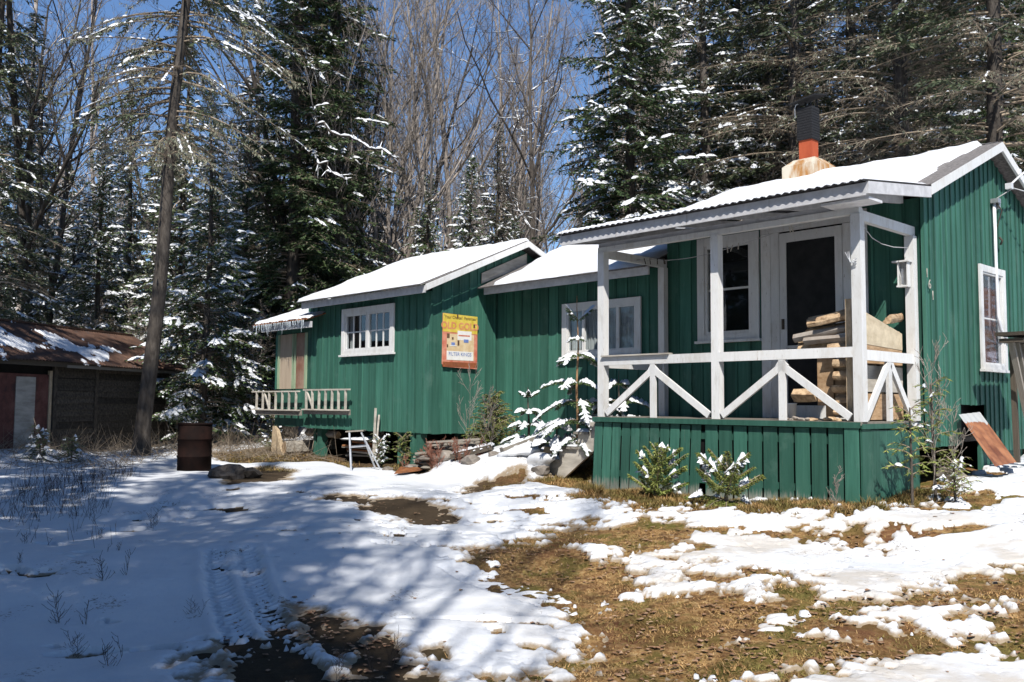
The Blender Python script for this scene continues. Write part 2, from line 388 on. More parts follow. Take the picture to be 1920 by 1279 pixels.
ISLE={
 'isl1':[(1.79,7.20),(2.02,7.12),(1.88,6.68),(1.75,6.78)],
 'isl2':[(1.72,6.33),(2.00,6.28),(2.01,5.94),(1.87,5.79),(1.74,6.04)],
 'isl3':[(2.13,6.16),(2.68,6.46),(2.54,6.28),(2.17,5.96)],
 'isl4':[(2.53,6.01),(2.95,6.31),(2.90,6.13),(3.23,6.16),(2.99,5.84),(2.50,5.86)],
 'isl5':[(1.42,7.89),(1.84,7.91),(1.85,7.42),(1.51,7.64)],
 'isl6':[(1.11,7.47),(1.36,7.54),(1.31,7.17),(1.11,7.17)],
 'isl7':[(1.08,8.43),(1.38,8.48),(1.34,7.96),(1.08,8.01)],
}
OTHER={
 'track':[(-2.68,8.41),(-2.46,8.41),(-1.90,7.22),(-1.24,5.76),(-0.96,5.02),(-1.44,5.00),(-1.98,6.60)],
 'slush':[(0.05,6.63),(0.41,6.92),(0.59,6.28),(0.41,5.84),(0.19,6.23)],
 'weeds':[(-6.64,11.96),(-6.23,14.95),(-4.87,11.10),(-5.00,9.64),(-5.08,9.20)],
 'seam':[(-0.63,7.99),(-0.02,6.53),(0.28,5.89),(0.45,5.15)],
}
# ------------------------------------------------------------------ ground and snow
def sdist(poly, x, y):
    """signed distance to polygon, positive inside"""
    d = np.full(x.shape, 1e9); ins = np.zeros(x.shape, bool); n = len(poly)
    for i in range(n):
        x0, y0 = poly[i]; x1, y1 = poly[(i + 1) % n]; ex, ey = x1 - x0, y1 - y0
        t = np.clip(((x - x0) * ex + (y - y0) * ey) / (ex * ex + ey * ey + 1e-9), 0, 1)
        d = np.minimum(d, np.hypot(x - x0 - t * ex, y - y0 - t * ey))
        c = ((y0 > y) != (y1 > y)) & (x < (x1 - x0) * (y - y0) / (y1 - y0 + 1e-12) + x0); ins ^= c
    return np.where(ins, d, -d)
def snow_s(x, y):
    """>0 snow lies, <0 bare; roughly metres"""
    sh = x.shape; x = x.ravel(); y = y.ravel()
    bare = np.full(x.shape, -2.)
    sc = {'main': 1., 'fringe': .8, 'left2': 1., 'under': 1.}
    for k, p in BARE.items(): bare = np.maximum(bare, sdist(p, x, y))
    s = -bare
    for k, p in ISLE.items():
        d = sdist(p, x, y); s = np.maximum(s, d + .03)
    # patchiness: strong on the sunny right side, weak on the drive
    patch = 1 / (1 + np.exp(-(x - (-.2 + .0 * y)) * 2.5)) * np.clip((12.5 - y) / 2, 0, 1)
    mudz = .30 * np.exp(-((x + 1.2) / 1.2) ** 2 - ((y - 5.6) / 1.3) ** 2)
    patch = np.maximum(patch, .55 * np.exp(-((x + 1.6) / 1.8) ** 2 - ((y - 12.) / 2.2) ** 2))
    n1 = fbm(x, y, 1.4, 5, 3); n2 = fbm(x, y, 6.5, 5, 11, .65)
    sm = np.clip(s, -.5, .5)
    lim = np.clip((s + .6) / .5, 0, 1)
    r = sm + (.10 + .42 * patch) * n1 + (.10 + .60 * patch + mudz) * n2 + (.05 + .25 * patch) * fbm(x * .8, y * 1.2, 19., 3, 71, .6) - .03
    # scattered small bare spots on the shaded drive
    spot = fbm(x * .6, y, 3.1, 4, 31, .6)
    r = np.where((spot < -.38) & (x > -4.5) & (y < 14), np.minimum(r, (spot + .38) * 1.2 + .0), r)
    # the sunny yard: many small melted spots and streaks
    yard = np.clip((x + 2.4) / 1.2, 0, 1) * np.clip((13.6 - y) / 1.5, 0, 1) * np.clip((y - 7.2) / 1.5, 0, 1)
    sp2 = fbm(x * .75 + y * .2, y * 1.5, 2.6, 5, 47, .68)
    r = np.where(sp2 < -.13, np.minimum(r, 1. - yard * (1.02 + (-.13 - sp2) * .5) + np.where(yard > .9, (sp2 + .13) * .8, .3)), r)
    # forest floor: broken snow
    f = np.clip((np.hypot(x, y - 4) - 17) / 5, 0, 1)
    r = r - f * (.25 + .5 * fbm(x, y, .8, 3, 77))
    t, w, on = track(x, y)
    ln = np.exp(-((np.abs(w - .02) - .13) / .10) ** 6) * on * np.clip(t * 5, 0, 1)
    bars = np.sin((t + (np.abs(np.abs(w) - .13)) * .9) * 2 * np.pi / .10) + .9 * fbm(x, y, 5., 3, 62)
    r = np.where((ln > .5) & (bars > .38 - .14 * t) & (r > -.1), np.minimum(r, -.02), r)
    return r.reshape(sh)
TR0 = Vector((-2.58, 8.45, 0)); TR1 = Vector((-1.18, 4.9, 0))
def track(x, y):
    d = (TR1 - TR0); L = d.length; d.normalize()
    t = (x - TR0.x) * d.x + (y - TR0.y) * d.y; w = (x - TR0.x) * -d.y + (y - TR0.y) * d.x
    w = w + .05 * np.sin(t * 1.1)
    return t, w, (t > 0) & (t < L + 1)
def snow_T(x, y, s):
    T = .040 * np.tanh(s * 7) * (1 + .35 * fbm(x, y, 1.1, 3, 5))
    T = T + np.where(s > 0, 1, .3) * (.010 * fbm(x, y, 3.5, 4, 9) + .012 * fbm(x, y, .7, 2, 19))
    t, w, on = track(x, y)
    # two lanes of one tread, chevron blocks pressed into the snow
    ln = np.exp(-((np.abs(w - .02) - .13) / .10) ** 6)
    che = np.sign(np.sin((t * 1. + np.abs(np.abs(w) - .13) * .9) * 2 * np.pi / .10))
    k = on * ln * np.clip(t * 5, 0, 1) * np.clip((5.6 - (8.45 - y)) , 0, 1)
    T = T - k * (.022 + .006 * che)
    T = T + on * .014 * np.exp(-((np.abs(w - .02) - .28) / .035) ** 2)
    # edge of the trodden lane
    t2 = (x + .63) * .68 + (y - 7.99) * -.73; w2 = (x + .63) * .73 + (y - 7.99) * .68 + .12 * np.sin(t2 * 1.6)
    T = T - .030 * ((w2 > 0) & (w2 < .75) & (t2 > 0) & (t2 < 3.2)) * (1 - .4 * np.abs(w2))
    return T
def axis(lo, hi, fine, segs):
    """coordinates with spacing fine inside, growing outside"""
    out = [lo]
    while out[-1] < hi:
        v = out[-1]; st = None
        for a, b, d in segs:
            if a <= v < b: st = d
        if st is None:
            e = min(abs(v - segs[0][0]), abs(v - segs[-1][1])); st = max(segs[-1][2] if v >= segs[-1][1] else segs[0][2], e * .12 + .05)
            if v < segs[0][0]: st = min(st, segs[0][0] - v + 1e-6)
        out.append(v + st)
    return np.array(out)
def sheet(name, xs, ys, zf, keep, mat, **kw):
    X, Y = np.meshgrid(xs, ys); Z, K = zf(X, Y)
    nx = len(xs); idx = np.arange(X.size).reshape(X.shape)
    F = np.stack([idx[:-1, :-1], idx[:-1, 1:], idx[1:, 1:], idx[1:, :-1]], -1).reshape(-1, 4)
    if keep:
        kk = K.ravel(); F = F[kk[F].max(1) > -.10]
    V = np.stack([X, Y, Z], -1).reshape(-1, 3)
    u, inv = np.unique(F, return_inverse=True); V = V[u]; F = inv.reshape(F.shape)
    me = fast_mesh(name, V, F, mat, True)
    if keep:
        at = me.attributes.new('depth_of_snow', 'FLOAT', 'POINT'); at.data.foreach_set('value', K.ravel()[u].astype(np.float32))
    return tag(reg(bpy.data.objects.new(name, me), Matrix.Identity(4)), kind='structure', **kw)
XS = axis(-120, 120, .03, [(-9, -5, .08), (-5, -3, .045), (-3, -.4, .02), (-.4, 4.2, .026), (4.2, 7, .05), (7, 10, .12)])
YS = axis(-40, 150, .03, [(3.6, 4.4, .08), (4.4, 8.6, .019), (8.6, 13, .034), (13, 18, .06), (18, 24, .15)])
def crawl(x, y):
    """ground under the cabins: no snow"""
    a = (x - CX) * UX + (y - CY) * UY; b = (x - CX) * UY - (y - CY) * UX
    m = (a > .1) & (a < 3.8) & (b > .05) & (b < 5.8)
    m |= (a > 7.6) & (a < 12.9) & (b > .1) & (b < 4.4); m |= (a > 3.6) & (a < 7.7) & (b > 1.45) & (b < 5)
    m |= (a > -.1) & (a < 3.8) & (b > 1.55) & (b < 5.8)
    return m
def zs(X, Y):
    s = snow_s(X, Y); s = np.where(crawl(X, Y), -1., s)
    return gz(X, Y) + snow_T(X, Y, s), s
def zg(X, Y):
    near = np.exp(-(np.hypot(X - 1, Y - 8) / 7) ** 2)
    return gz(X, Y) + near * (.018 * fbm(X, Y, 5., 4, 41) + .008 * fbm(X, Y, 19., 2, 43)) - .012, X * 0
def ground_mat():
    q = NT('ground'); v = q.coord('world', (1, 1, 1))
    f = q.noise(v, 2.3, 6, .66); g = q.noise(v, 21, 6, .72); h = q.noise(v, .9, 3, .5)
    c = q.ramp(g, [(.30, (.11, .058, .026)), (.44, (.30, .165, .066)), (.56, (.46, .285, .12)), (.70, (.60, .44, .23))])
    k3 = q.noise(v, 7.5, 5, .7)
    c = q.mix(q.ramp(k3, [(.46, (0.,)), (.60, (.8,))]), c, (.085, .042, .022))
    c = q.mix(q.ramp(f, [(.47, (0.,)), (.60, (.8,))]), c, (.125, .120, .028))
    c = q.mix(q.ramp(h, [(.52, (0.,)), (.62, (.55,))]), c, (.16, .065, .035))
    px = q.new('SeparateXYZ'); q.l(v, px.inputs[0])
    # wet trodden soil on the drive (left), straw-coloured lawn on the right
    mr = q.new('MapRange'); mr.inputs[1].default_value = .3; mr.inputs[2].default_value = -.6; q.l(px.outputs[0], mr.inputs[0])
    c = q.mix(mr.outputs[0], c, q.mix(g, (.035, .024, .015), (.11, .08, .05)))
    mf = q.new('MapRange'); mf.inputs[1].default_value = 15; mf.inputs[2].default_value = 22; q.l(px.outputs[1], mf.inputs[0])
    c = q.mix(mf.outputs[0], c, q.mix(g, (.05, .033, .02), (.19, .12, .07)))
    b = q.noise(v, 75, 4, .8); q.bump(b, .9, .02); return q.set(c, .9, .1)
M_GROUND = ground_mat()
def snowg():
    q = NT('ground_snow'); v = q.coord('world', (1, 1, 1))
    f = q.noise(v, 34, 6, .66); g = q.noise(v, 3.2, 4, .6)
    c = q.mix(q.ramp(g, [(.35, (0.,)), (.65, (1.,))]), (.69, .71, .74), (.76, .77, .78))
    px = q.new('SeparateXYZ'); q.l(v, px.inputs[0])
    d = q.noise(v, 34, 5, .7); e = q.noise(v, 1.9, 3, .5)
    a = q.new('Math', operation='MULTIPLY'); q.l(d, a.inputs[0]); q.l(e, a.inputs[1])
    c = q.mix(q.ramp(a.outputs[0], [(.375, (0.,)), (.40, (.75,))]), c, (.15, .11, .075))
    # thin slushy film near the thawing lawn: a little grass colour comes through
    s = q.noise(v, 1.5, 5, .65)
    mr = q.new('MapRange'); mr.inputs[1].default_value = -.4; mr.inputs[2].default_value = 1.; q.l(px.outputs[0], mr.inputs[0])
    m2 = q.new('MapRange'); m2.inputs[1].default_value = 10.2; m2.inputs[2].default_value = 8.6; q.l(px.outputs[1], m2.inputs[0])
    k = q.mix(1., q.ramp(s, [(.46, (0.,)), (.60, (.55,))]), mr.outputs[0], 'MULTIPLY'); k = q.mix(1., k, m2.outputs[0], 'MULTIPLY')
    c = q.mix(k, c, (.46, .38, .27))
    at = q.new('Attribute'); at.attribute_name = 'depth_of_snow'; en = q.noise(v, 16, 4, .7)
    ed = q.new('Math', operation='MULTIPLY_ADD'); q.l(en, ed.inputs[0]); ed.inputs[1].default_value = -.16; q.l(at.outputs['Fac'], ed.inputs[2])
    mr2 = q.new('MapRange'); mr2.inputs[1].default_value = .02; mr2.inputs[2].default_value = -.085; q.l(ed.outputs[0], mr2.inputs[0])
    c = q.mix(mr2.outputs[0], c, (.30, .235, .16))
    q.bump(f, .5, .014); return q.set(c, .5, .3)
sheet('ground', XS[::2], YS[::2], zg, False, M_GROUND)
sheet('snow_cover', XS, YS, zs, True, snowg())

def ground_tufts():
    """dry grass blades on the thawed lawn, the banks and along the skirting"""
    rs = np.random.RandomState(5)
    N = 150000
    d = 4.4 + 8.6 * rs.rand(N) ** 1.5; x = rs.uniform(-.6, 1.15, N) * .56 * d * 1.05 + 0; y = d
    n2 = 60000; ex = rs.uniform(-1, 5.6, n2); ey = rs.uniform(9, 14.5, n2)
    n3 = 26000; gx = rs.uniform(-7, -1, n3); gy = rs.uniform(15, 21, n3)
    x = np.concatenate([x, ex, gx]); y = np.concatenate([y, ey, gy])
    s = snow_s(x, y); k = (s < .015) & ~crawl(x, y) & ((x > -.4) | (y > 13.5)); x = x[k]; y = y[k]; n = len(x)
    dens = fbm(x, y, 2.2, 3, 8) + rs.rand(n) * .9; k = dens > .15; x = x[k]; y = y[k]; n = len(x)
    sk = sdist(BARE['skirt'], x, y) > -.08; sd = (sdist(BARE['side'], x, y) > -.1) | (sdist(BARE['stair'], x, y) > -.1) | (y > 14)
    L = rs.uniform(.018, .05, n) * np.where(sk, 1.9, 1) * np.where(sd, 2.2, 1); az = rs.rand(n) * 6.283; lean = rs.uniform(.95, 1.5, n)
    lean = np.where(sk | sd, lean * .7, lean)
    z = gz(x, y) - .012
    w = rs.uniform(.0022, .0045, n) * np.where(sk | sd, 1.5, 1); dx = np.cos(az) * np.sin(lean); dy = np.sin(az) * np.sin(lean); dz = np.cos(lean)
    p = np.stack([x, y, z], 1); t = p + np.stack([dx, dy, dz], 1) * L[:, None]; t[:, 2] += .004
    px = np.stack([-np.sin(az), np.cos(az), 0 * az], 1) * w[:, None]
    V = np.stack([p - px, p + px, t], 1).reshape(-1, 3); F = np.arange(len(V)).reshape(-1, 3)
    q = NT('dry_grass_blades'); v = q.coord('world', (1, 1, 1)); f = q.noise(v, 3.0, 4, .6); g = q.noise(v, 160, 2, .5)
    c = q.ramp(g, [(.3, (.22, .11, .04)), (.5, (.52, .31, .125)), (.7, (.72, .54, .28))])
    c = q.mix(q.ramp(f, [(.46, (0.,)), (.58, (.85,))]), c, (.17, .165, .045))
    h = q.noise(v, 9., 3, .6); c = q.mix(q.ramp(h, [(.48, (0.,)), (.6, (.7,))]), c, (.20, .095, .045)); 
    px_ = q.new('SeparateXYZ'); q.l(v, px_.inputs[0]); mm = q.noise(v, 4.5, 4, .65)
    mz = q.new('MapRange'); mz.inputs[1].default_value = .36; mz.inputs[2].default_value = .44; q.l(px_.outputs[2], mz.inputs[0])
    kk = q.mix(1., mz.outputs[0], q.ramp(mm, [(.42, (.15,)), (.58, (.95,))]), 'MULTIPLY'); c = q.mix(kk, c, (.10, .085, .030))
    m = q.set(c, .8, .1)
    me = fast_mesh('dry_grass', V, F, m); o = reg(bpy.data.objects.new('dry_grass', me), Matrix.Identity(4))
    tag(o, 'short straw coloured grass flattened where the snow has thawed', 'grass', kind='stuff')
def leaf_litter():
    rs = np.random.RandomState(9)
    N = 9000; d = 4.5 + 8 * rs.rand(N) ** 1.4; x = rs.uniform(-.55, 1.1, N) * .56 * d; y = d
    s = snow_s(x, y); k = (s < .05) | (rs.rand(N) < .03); k &= (fbm(x, y, 2.4, 4, 55) * 1.6 + rs.rand(N) * .45 > .22); x = x[k]; y = y[k]; s = s[k]; n = len(x)
    z = gz(x, y) + np.where(s > 0, snow_T(x, y, s) + .004, .004)
    az = rs.rand(n) * 6.28; r = rs.uniform(.009, .028, n) * np.where(rs.rand(n) < .1, 1.3, 1); curl = rs.uniform(.0, .008, n)
    ring = []
    for kx, ky, kz in ((1, 0, 0), (.35, .55, 1), (-.35, .6, .8), (-1, 0, .1), (-.35, -.5, 1.2), (.4, -.55, .6)):
        kx = kx * r; ky = ky * r
        ring.append(np.stack([x + kx * np.cos(az) - ky * np.sin(az), y + kx * np.sin(az) + ky * np.cos(az), z + curl * kz], 1))
    V = np.stack(ring, 1).reshape(-1, 3); F = np.arange(len(V)).reshape(-1, 6)
    q = NT('dead_leaves'); v = q.coord('world', (1, 1, 1)); g = q.noise(v, 26, 1, .5)
    c = q.ramp(g, [(.3, (.15, .075, .04)), (.5, (.32, .18, .10)), (.7, (.50, .34, .22))])
    me = fast_mesh('dead_leaves', V, F, q.set(c, .7, .25)); o = reg(bpy.data.objects.new('dead_leaves', me), Matrix.Identity(4))
    tag(o, 'brown and reddish dead leaves scattered over grass and snow', 'leaves', kind='stuff')
def slush_lumps():
    rs = np.random.RandomState(4)
    N = 70; x = rs.uniform(.3, 4.6, N); y = rs.uniform(4.8, 9.2, N)
    k = (x < .6 * y) & (snow_s(x, y) < .06) & (snow_s(x, y) > -.35); x = x[k]; y = y[k]; n = len(x)
    r = rs.uniform(.008, .028, n) * (1 + 1.0 * (rs.rand(n) < .08)); z = gz(x, y)
    V = []; F = []; c = 0
    for i in range(n):
        a = rs.rand() * 6; m = 8
        top = [(x[i] + r[i] * .6 * math.cos(a + k * 2 * math.pi / m) * rs.uniform(.6, 1.2), y[i] + r[i] * .6 * math.sin(a + k * 2 * math.pi / m), z[i] + r[i] * rs.uniform(.4, .65)) for k in range(m)]
        bot = [(x[i] + r[i] * math.cos(a + k * 2 * math.pi / m) * rs.uniform(.8, 1.25), y[i] + r[i] * math.sin(a + k * 2 * math.pi / m), z[i] - .012) for k in range(m)]
        V += top + bot; F += [tuple(c + k for k in range(m))] + [(c + k, c + m + k, c + m + (k + 1) % m, c + (k + 1) % m) for k in range(m)]; c += 2 * m
    o = mk('slush_lumps', V, F, M_SNOW, smooth=True); tag(o, 'small lumps of melting snow left on the brown lawn', 'snow', kind='stuff')
ground_tufts(); leaf_litter(); slush_lumps()
# ------------------------------------------------------------------ the green cabin
rnd = random.Random(11)
cabin = empty('cabin', B(0, 0, .5), 'long green board and batten cabin with snowy roofs and a white posted porch', 'cabin', rz=RZ_B)
def PL(plane, c):
    """returns point fn P(s, d, h): s along the wall, d outwards"""
    return (lambda s, d, h: B(s, c - d, h)) if plane == 'b' else (lambda s, d, h: B(c - d, s, h))
def wbox(name, plane, c, s0, s1, d0, d1, h0, h1, mat, parent, own=False):
    f = rbox if own else box
    if plane == 'b': return f(name, s0, s1, c - d1, c - d0, h0, h1, mat, parent)
    return f(name, c - d1, c - d0, s0, s1, h0, h1, mat, parent)
def boarded(plane, c, lo, hi, hb, ht, parent, openings=(), pitch=.2, mat=M_GREEN, gable=False, jag=.006, batten=True, back=.22, cut=None, bw=.017, bdp=.017):
    """a wall part (dark backing) with children board and batten"""
    P = PL(plane, c); wall_h = ht if callable(ht) else (lambda s: ht)
    n = max(1, int(round((hi - lo) / pitch))); ed = [lo + (hi - lo) * i / n + (rnd.uniform(-.018, .018) if 0 < i < n else 0) for i in range(n + 1)]
    m = (lo + hi) / 2
    pts = [P(lo, -back, hb + .01), P(hi, -back, hb + .01), P(hi, -back, wall_h(hi) - .01)]
    if gable: pts += [P(gable, -back, wall_h(gable) - .01)]
    pts += [P(lo, -back, wall_h(lo) - .01)]
    wall = prism('wall', pts, P(m, -back - .03, 0) - P(m, -back, 0), M_DARK, parent)
    def piece(nm, s0, s1, d0, d1, h0, t0, t1, mt):
        if abs(t0 - t1) < 1e-6: wbox(nm, plane, c, s0, s1, d0, d1, h0, t0, mt, wall)
        else: prism(nm, [P(s0, d0, h0), P(s1, d0, h0), P(s1, d0, t1), P(s0, d0, t0)], P(m, d1, 0) - P(m, d0, 0), mt, wall)
    def strip(nm, s0, s1, d0, d1, h0, mt):
        mid = (s0 + s1) / 2; t0, t1 = wall_h(s0), wall_h(s1)
        hh = hb_at(mid)
        for (o0, o1, p0, p1) in openings:
            if s1 > o0 + .015 and s0 < o1 - .015:
                if s0 < o0 - .03: piece(nm, s0, o0, d0, d1, hh, t0, t0, mt); s0 = o0
                if s1 > o1 + .03: piece(nm, o1, s1, d0, d1, hh, t1, t1, mt); s1 = o1
                piece(nm, s0, s1, d0, d1, hh, p0, p0, mt)
                if min(t0, t1) > p1 + .02: piece(nm, s0, s1, d0, d1, p1, t0, t1, mt)
                return
        piece(nm, s0, s1, d0, d1, hh, t0, t1, mt)
    def hb_at(s):
        v = cut(s) if cut else hb
        return v + rnd.uniform(-jag, jag)
    for i in range(n):
        e = rnd.uniform(0, .004)
        strip('board', ed[i] + .002, ed[i + 1] - .002, -.02, e, None, mat)
        if batten and i: strip('batten', ed[i] - bw, ed[i] + bw, .0045, bdp, None, mat)
    return wall
def window(plane, c, s0, s1, h0, h1, parent, fw=.09, sashes=2, cols=3, rows=2, curtain=None, mw=.02, d=.03, sill=True, sash_w=.045, drop=0., name='window'):
    P = PL(plane, c)
    win = wbox(name, plane, c, s0, s0 + fw, 0, d, h0, h1, M_WHITE, parent, own=True)
    wbox('frame', plane, c, s1 - fw, s1, 0, d, h0, h1, M_WHITE, win)
    wbox('frame', plane, c, s0 + fw + .001, s1 - fw - .001, 0, d - .003, h1 - fw, h1, M_WHITE, win)
    wbox('frame', plane, c, s0 + fw + .001, s1 - fw - .001, 0, d - .003, h0, h0 + fw * .7, M_WHITE, win)
    if sill: wbox('sill', plane, c, s0 - .03, s1 + .03, .0, d + .035, h0 - .035, h0 - .001, M_WHITE, win)
    a0, a1 = s0 + fw, s1 - fw; b0, b1 = h0 + fw * .7, h1 - fw
    w = (a1 - a0) / sashes
    for k in range(sashes):
        x0, x1 = a0 + k * w + .002, a0 + (k + 1) * w - .002
        for (u0, u1, v0, v1) in ((x0, x0 + sash_w, b0, b1), (x1 - sash_w, x1, b0, b1), (x0 + sash_w, x1 - sash_w, b0, b0 + sash_w), (x0 + sash_w, x1 - sash_w, b1 - sash_w, b1)):
            wbox('sash', plane, c, u0, u1, -.05, d - .014, v0, v1, M_WHITE, win)
        X0, X1, Y0, Y1 = x0 + sash_w, x1 - sash_w, b0 + sash_w, b1 - sash_w
        for i in range(1, cols): 
            q = X0 + (X1 - X0) * i / cols; wbox('muntin', plane, c, q - mw / 2, q + mw / 2, -.03, -.004, Y0, Y1, M_WHITE, win)
        for j in range(1, rows):
            q = Y0 + (Y1 - Y0) * j / rows; wbox('muntin', plane, c, X0, X1, -.029, -.006, q - mw / 2, q + mw / 2, M_WHITE, win)
        for i in range(cols):
            for j in range(rows):
                g0 = X0 + (X1 - X0) * i / cols; g1 = X0 + (X1 - X0) * (i + 1) / cols; r0 = Y0 + (Y1 - Y0) * j / rows; r1 = Y0 + (Y1 - Y0) * (j + 1) / rows
                wbox('pane', plane, c, g0, g1, -.020, -.016, r0, r1, M_GLASS, win)
    if curtain:
        for mt, q0, q1, r0, r1, amp in curtain:
            n = 60; V = []; 
            for hh in (r0, r1):
                for i in range(n + 1):
                    s = q0 + (q1 - q0) * i / n
                    V.append(P(s, -.09 + amp * math.sin(i * 1.15 + 2 * math.sin(i * .21)) + .006 * math.sin(i * .5 + hh * 3), hh))
            F = [(i, i + 1, n + 2 + i, n + 1 + i) for i in range(n)]
            mk('curtain', V, F, mt, win, smooth=True)
    return win
def snow_slab(name, a0, a1, b0, h0, b1, h1, T, parent, mask=None, st=.055, seed=0, edge=.07, lap=.03, mat=None, sharp=False):
    L = math.hypot(b1 - b0, h1 - h0); na = int((a1 - a0) / st) + 1; nb = int(L / st) + 1
    A, t = np.meshgrid(np.linspace(0, 1, na), np.linspace(0, 1, nb)); Aw = a0 + (a1 - a0) * A; s = t * L
    th = T * (.85 + .9 * fbm(Aw, s, 1.1, 4, seed)) + .012 * fbm(Aw, s, 6, 3, seed + 4)
    de = np.minimum(np.minimum((Aw - a0), (a1 - Aw)), np.minimum(s, L - s + .2))
    th = np.maximum(th, .012) * np.clip(de / edge, 0, 1) ** .5
    if mask is not None:
        m = mask(Aw, s) + .06 * fbm(Aw, s, 4, 4, seed + 8); th = np.where(m > 0, th * np.clip(m / .06, 0, 1) ** .5, -.02)
    nb_, nh_ = -(h1 - h0) / L, (b1 - b0) / L
    jit = lap * fbm(Aw, s * 0, 5, 4, seed + 2) * (s < .01)
    bb = b0 + (b1 - b0) * t + nb_ * (th + .004) + jit; hh = h0 + (h1 - h0) * t + nh_ * (th + .004) + jit * (h1 - h0) / L
    V = np.stack([CX + UX * Aw + UY * bb, CY + UY * Aw - UX * bb, hh], -1).reshape(-1, 3)
    idx = np.arange(A.size).reshape(A.shape); F = np.stack([idx[:-1, :-1], idx[1:, :-1], idx[1:, 1:], idx[:-1, 1:]], -1).reshape(-1, 4)
    keep = th.ravel()[F].max(1) > -.01; F = F[keep]
    u, inv = np.unique(F, return_inverse=True)
    return mk(name, V[u], inv.reshape(F.shape).astype(np.int32), mat or M_SNOW, parent, smooth=True)
def roof_plane(name, a0, a1, b0, h0, b1, h1, mat, parent, t=.02, corr=None):
    if not corr:
        L = math.hypot(b1 - b0, h1 - h0); n = (-(h1 - h0) / L * t, (b1 - b0) / L * t)
        pts = [B(a0, b0, h0), B(a1, b0, h0), B(a1, b1, h1), B(a0, b1, h1)]
        return prism(name, pts, B(0, n[0], n[1]) - B(0, 0, 0), mat, parent)
    pitch, amp = corr; n = int((a1 - a0) / pitch * 8); V = []
    for sgn in (0, -.006):
        for (b, h) in ((b0, h0), (b1, h1)):
            for i in range(n + 1):
                a = a0 + (a1 - a0) * i / n; V.append(B(a, b, h + amp * math.sin(2 * math.pi * a / pitch) + sgn + .004 * math.sin(a * 2.3)))
    m = n + 1; F = [(i, i + 1, m + i + 1, m + i) for i in range(n)] + [(2 * m + i, 3 * m + i, 3 * m + i + 1, 2 * m + i + 1) for i in range(n)] + [(i, 2 * m + i, 2 * m + i + 1, i + 1) for i in range(n)]
    return mk(name, V, F, mat, parent, smooth=True)
def slope_board(name, a0, a1, b0, h0, b1, h1, w, mat, parent):
    """a rake board lying in a plane a=const, top edge from (b0,h0) to (b1,h1), w deep"""
    return prism(name, [B(a0, b0, h0), B(a0, b1, h1), B(a0, b1, h1 - w), B(a0, b0, h0 - w)], B(a1, 0, 0) - B(a0, 0, 0), mat, parent)

# ---- left section: front b=0, a 7.58..12.9; gable a=7.58
LR = (2.05, 4.60)
lw = boarded('b', 0, 7.60, 11.62, 1.08, 3.52, cabin, openings=[(8.69, 10.21, 2.56, 3.30)], pitch=.205)
boarded('b', 0, 11.62, 12.88, 1.10, 1.86, cabin, pitch=.21, batten=False)
boarded('b', 0, 11.62, 12.88, 3.02, 3.30, cabin, pitch=.21, batten=False)
boarded('a', 7.58, .02, 3.9, 1.07, lambda s: LR[1] - .09 - .415 * abs(s - LR[0]), cabin, pitch=.2, gable=LR[0])
box('corner_board', 7.555, 7.60, -.026, .018, 1.08, 3.5, M_GREEN, cabin)
dp = rbox('door_panel', 11.70, 12.05, -.012, .0, 1.87, 3.01, M_REDBEIGE, cabin)
rbox('door_panel', 12.20, 12.72, -.012, .0, 1.87, 3.01, M_BEIGE, cabin)
for a0, a1 in ((11.62, 11.695), (12.055, 12.10), (12.15, 12.195), (12.725, 12.79)):
    box('door_trim', a0, a1, -.03, .004, 1.87, 3.01, simple('pale_green_trim', (.22, .30, .19), (.34, .42, .28), (9, 9, 2)) if a0 == 11.62 else MATS['pale_green_trim'], cabin)
box('door_trim', 12.80, 12.88, -.028, .004, 1.87, 3.01, M_GREEN, cabin)
window('b', -.026, 8.60, 10.30, 2.50, 3.38, cabin, fw=.10, sashes=2, cols=3, rows=2, mw=.022,
       curtain=[(M_CURT, 10.02, 10.16, 2.58, 3.25, .012)])
rl = roof_plane('roof', 7.33, 11.35, -.42, 3.552, *LR, M_SHING, cabin)
r2 = roof_plane('roof', 7.33, 11.35, 4.45, 3.575, *LR, M_SHING, cabin)
box('fascia', 7.34, 11.33, -.335, -.305, 3.44, 3.562, M_FASCIA, cabin)
slope_board('rake_board', 7.30, 7.328, -.33, 3.58, LR[0] - .003, LR[1] + .005, .11, M_WHITE, cabin)
slope_board('rake_board', 7.30, 7.328, 4.4, 3.60, LR[0] + .003, LR[1] + .005, .11, M_WHITE, cabin)
snow_slab('roof_snow', 7.36, 11.38, -.43, 3.572, LR[0] + .05, LR[1] + .045, .055, rl, seed=3, mask=lambda a, s: (a - 7.40) * 3 - .12 * np.sin(s * 2.1) + np.clip(1.2 - s, 0, 1) * .6)
snow_slab('roof_snow', 7.40, 11.38, LR[0] + .04, LR[1] + .045, 4.4, 3.65, .05, r2, seed=33)
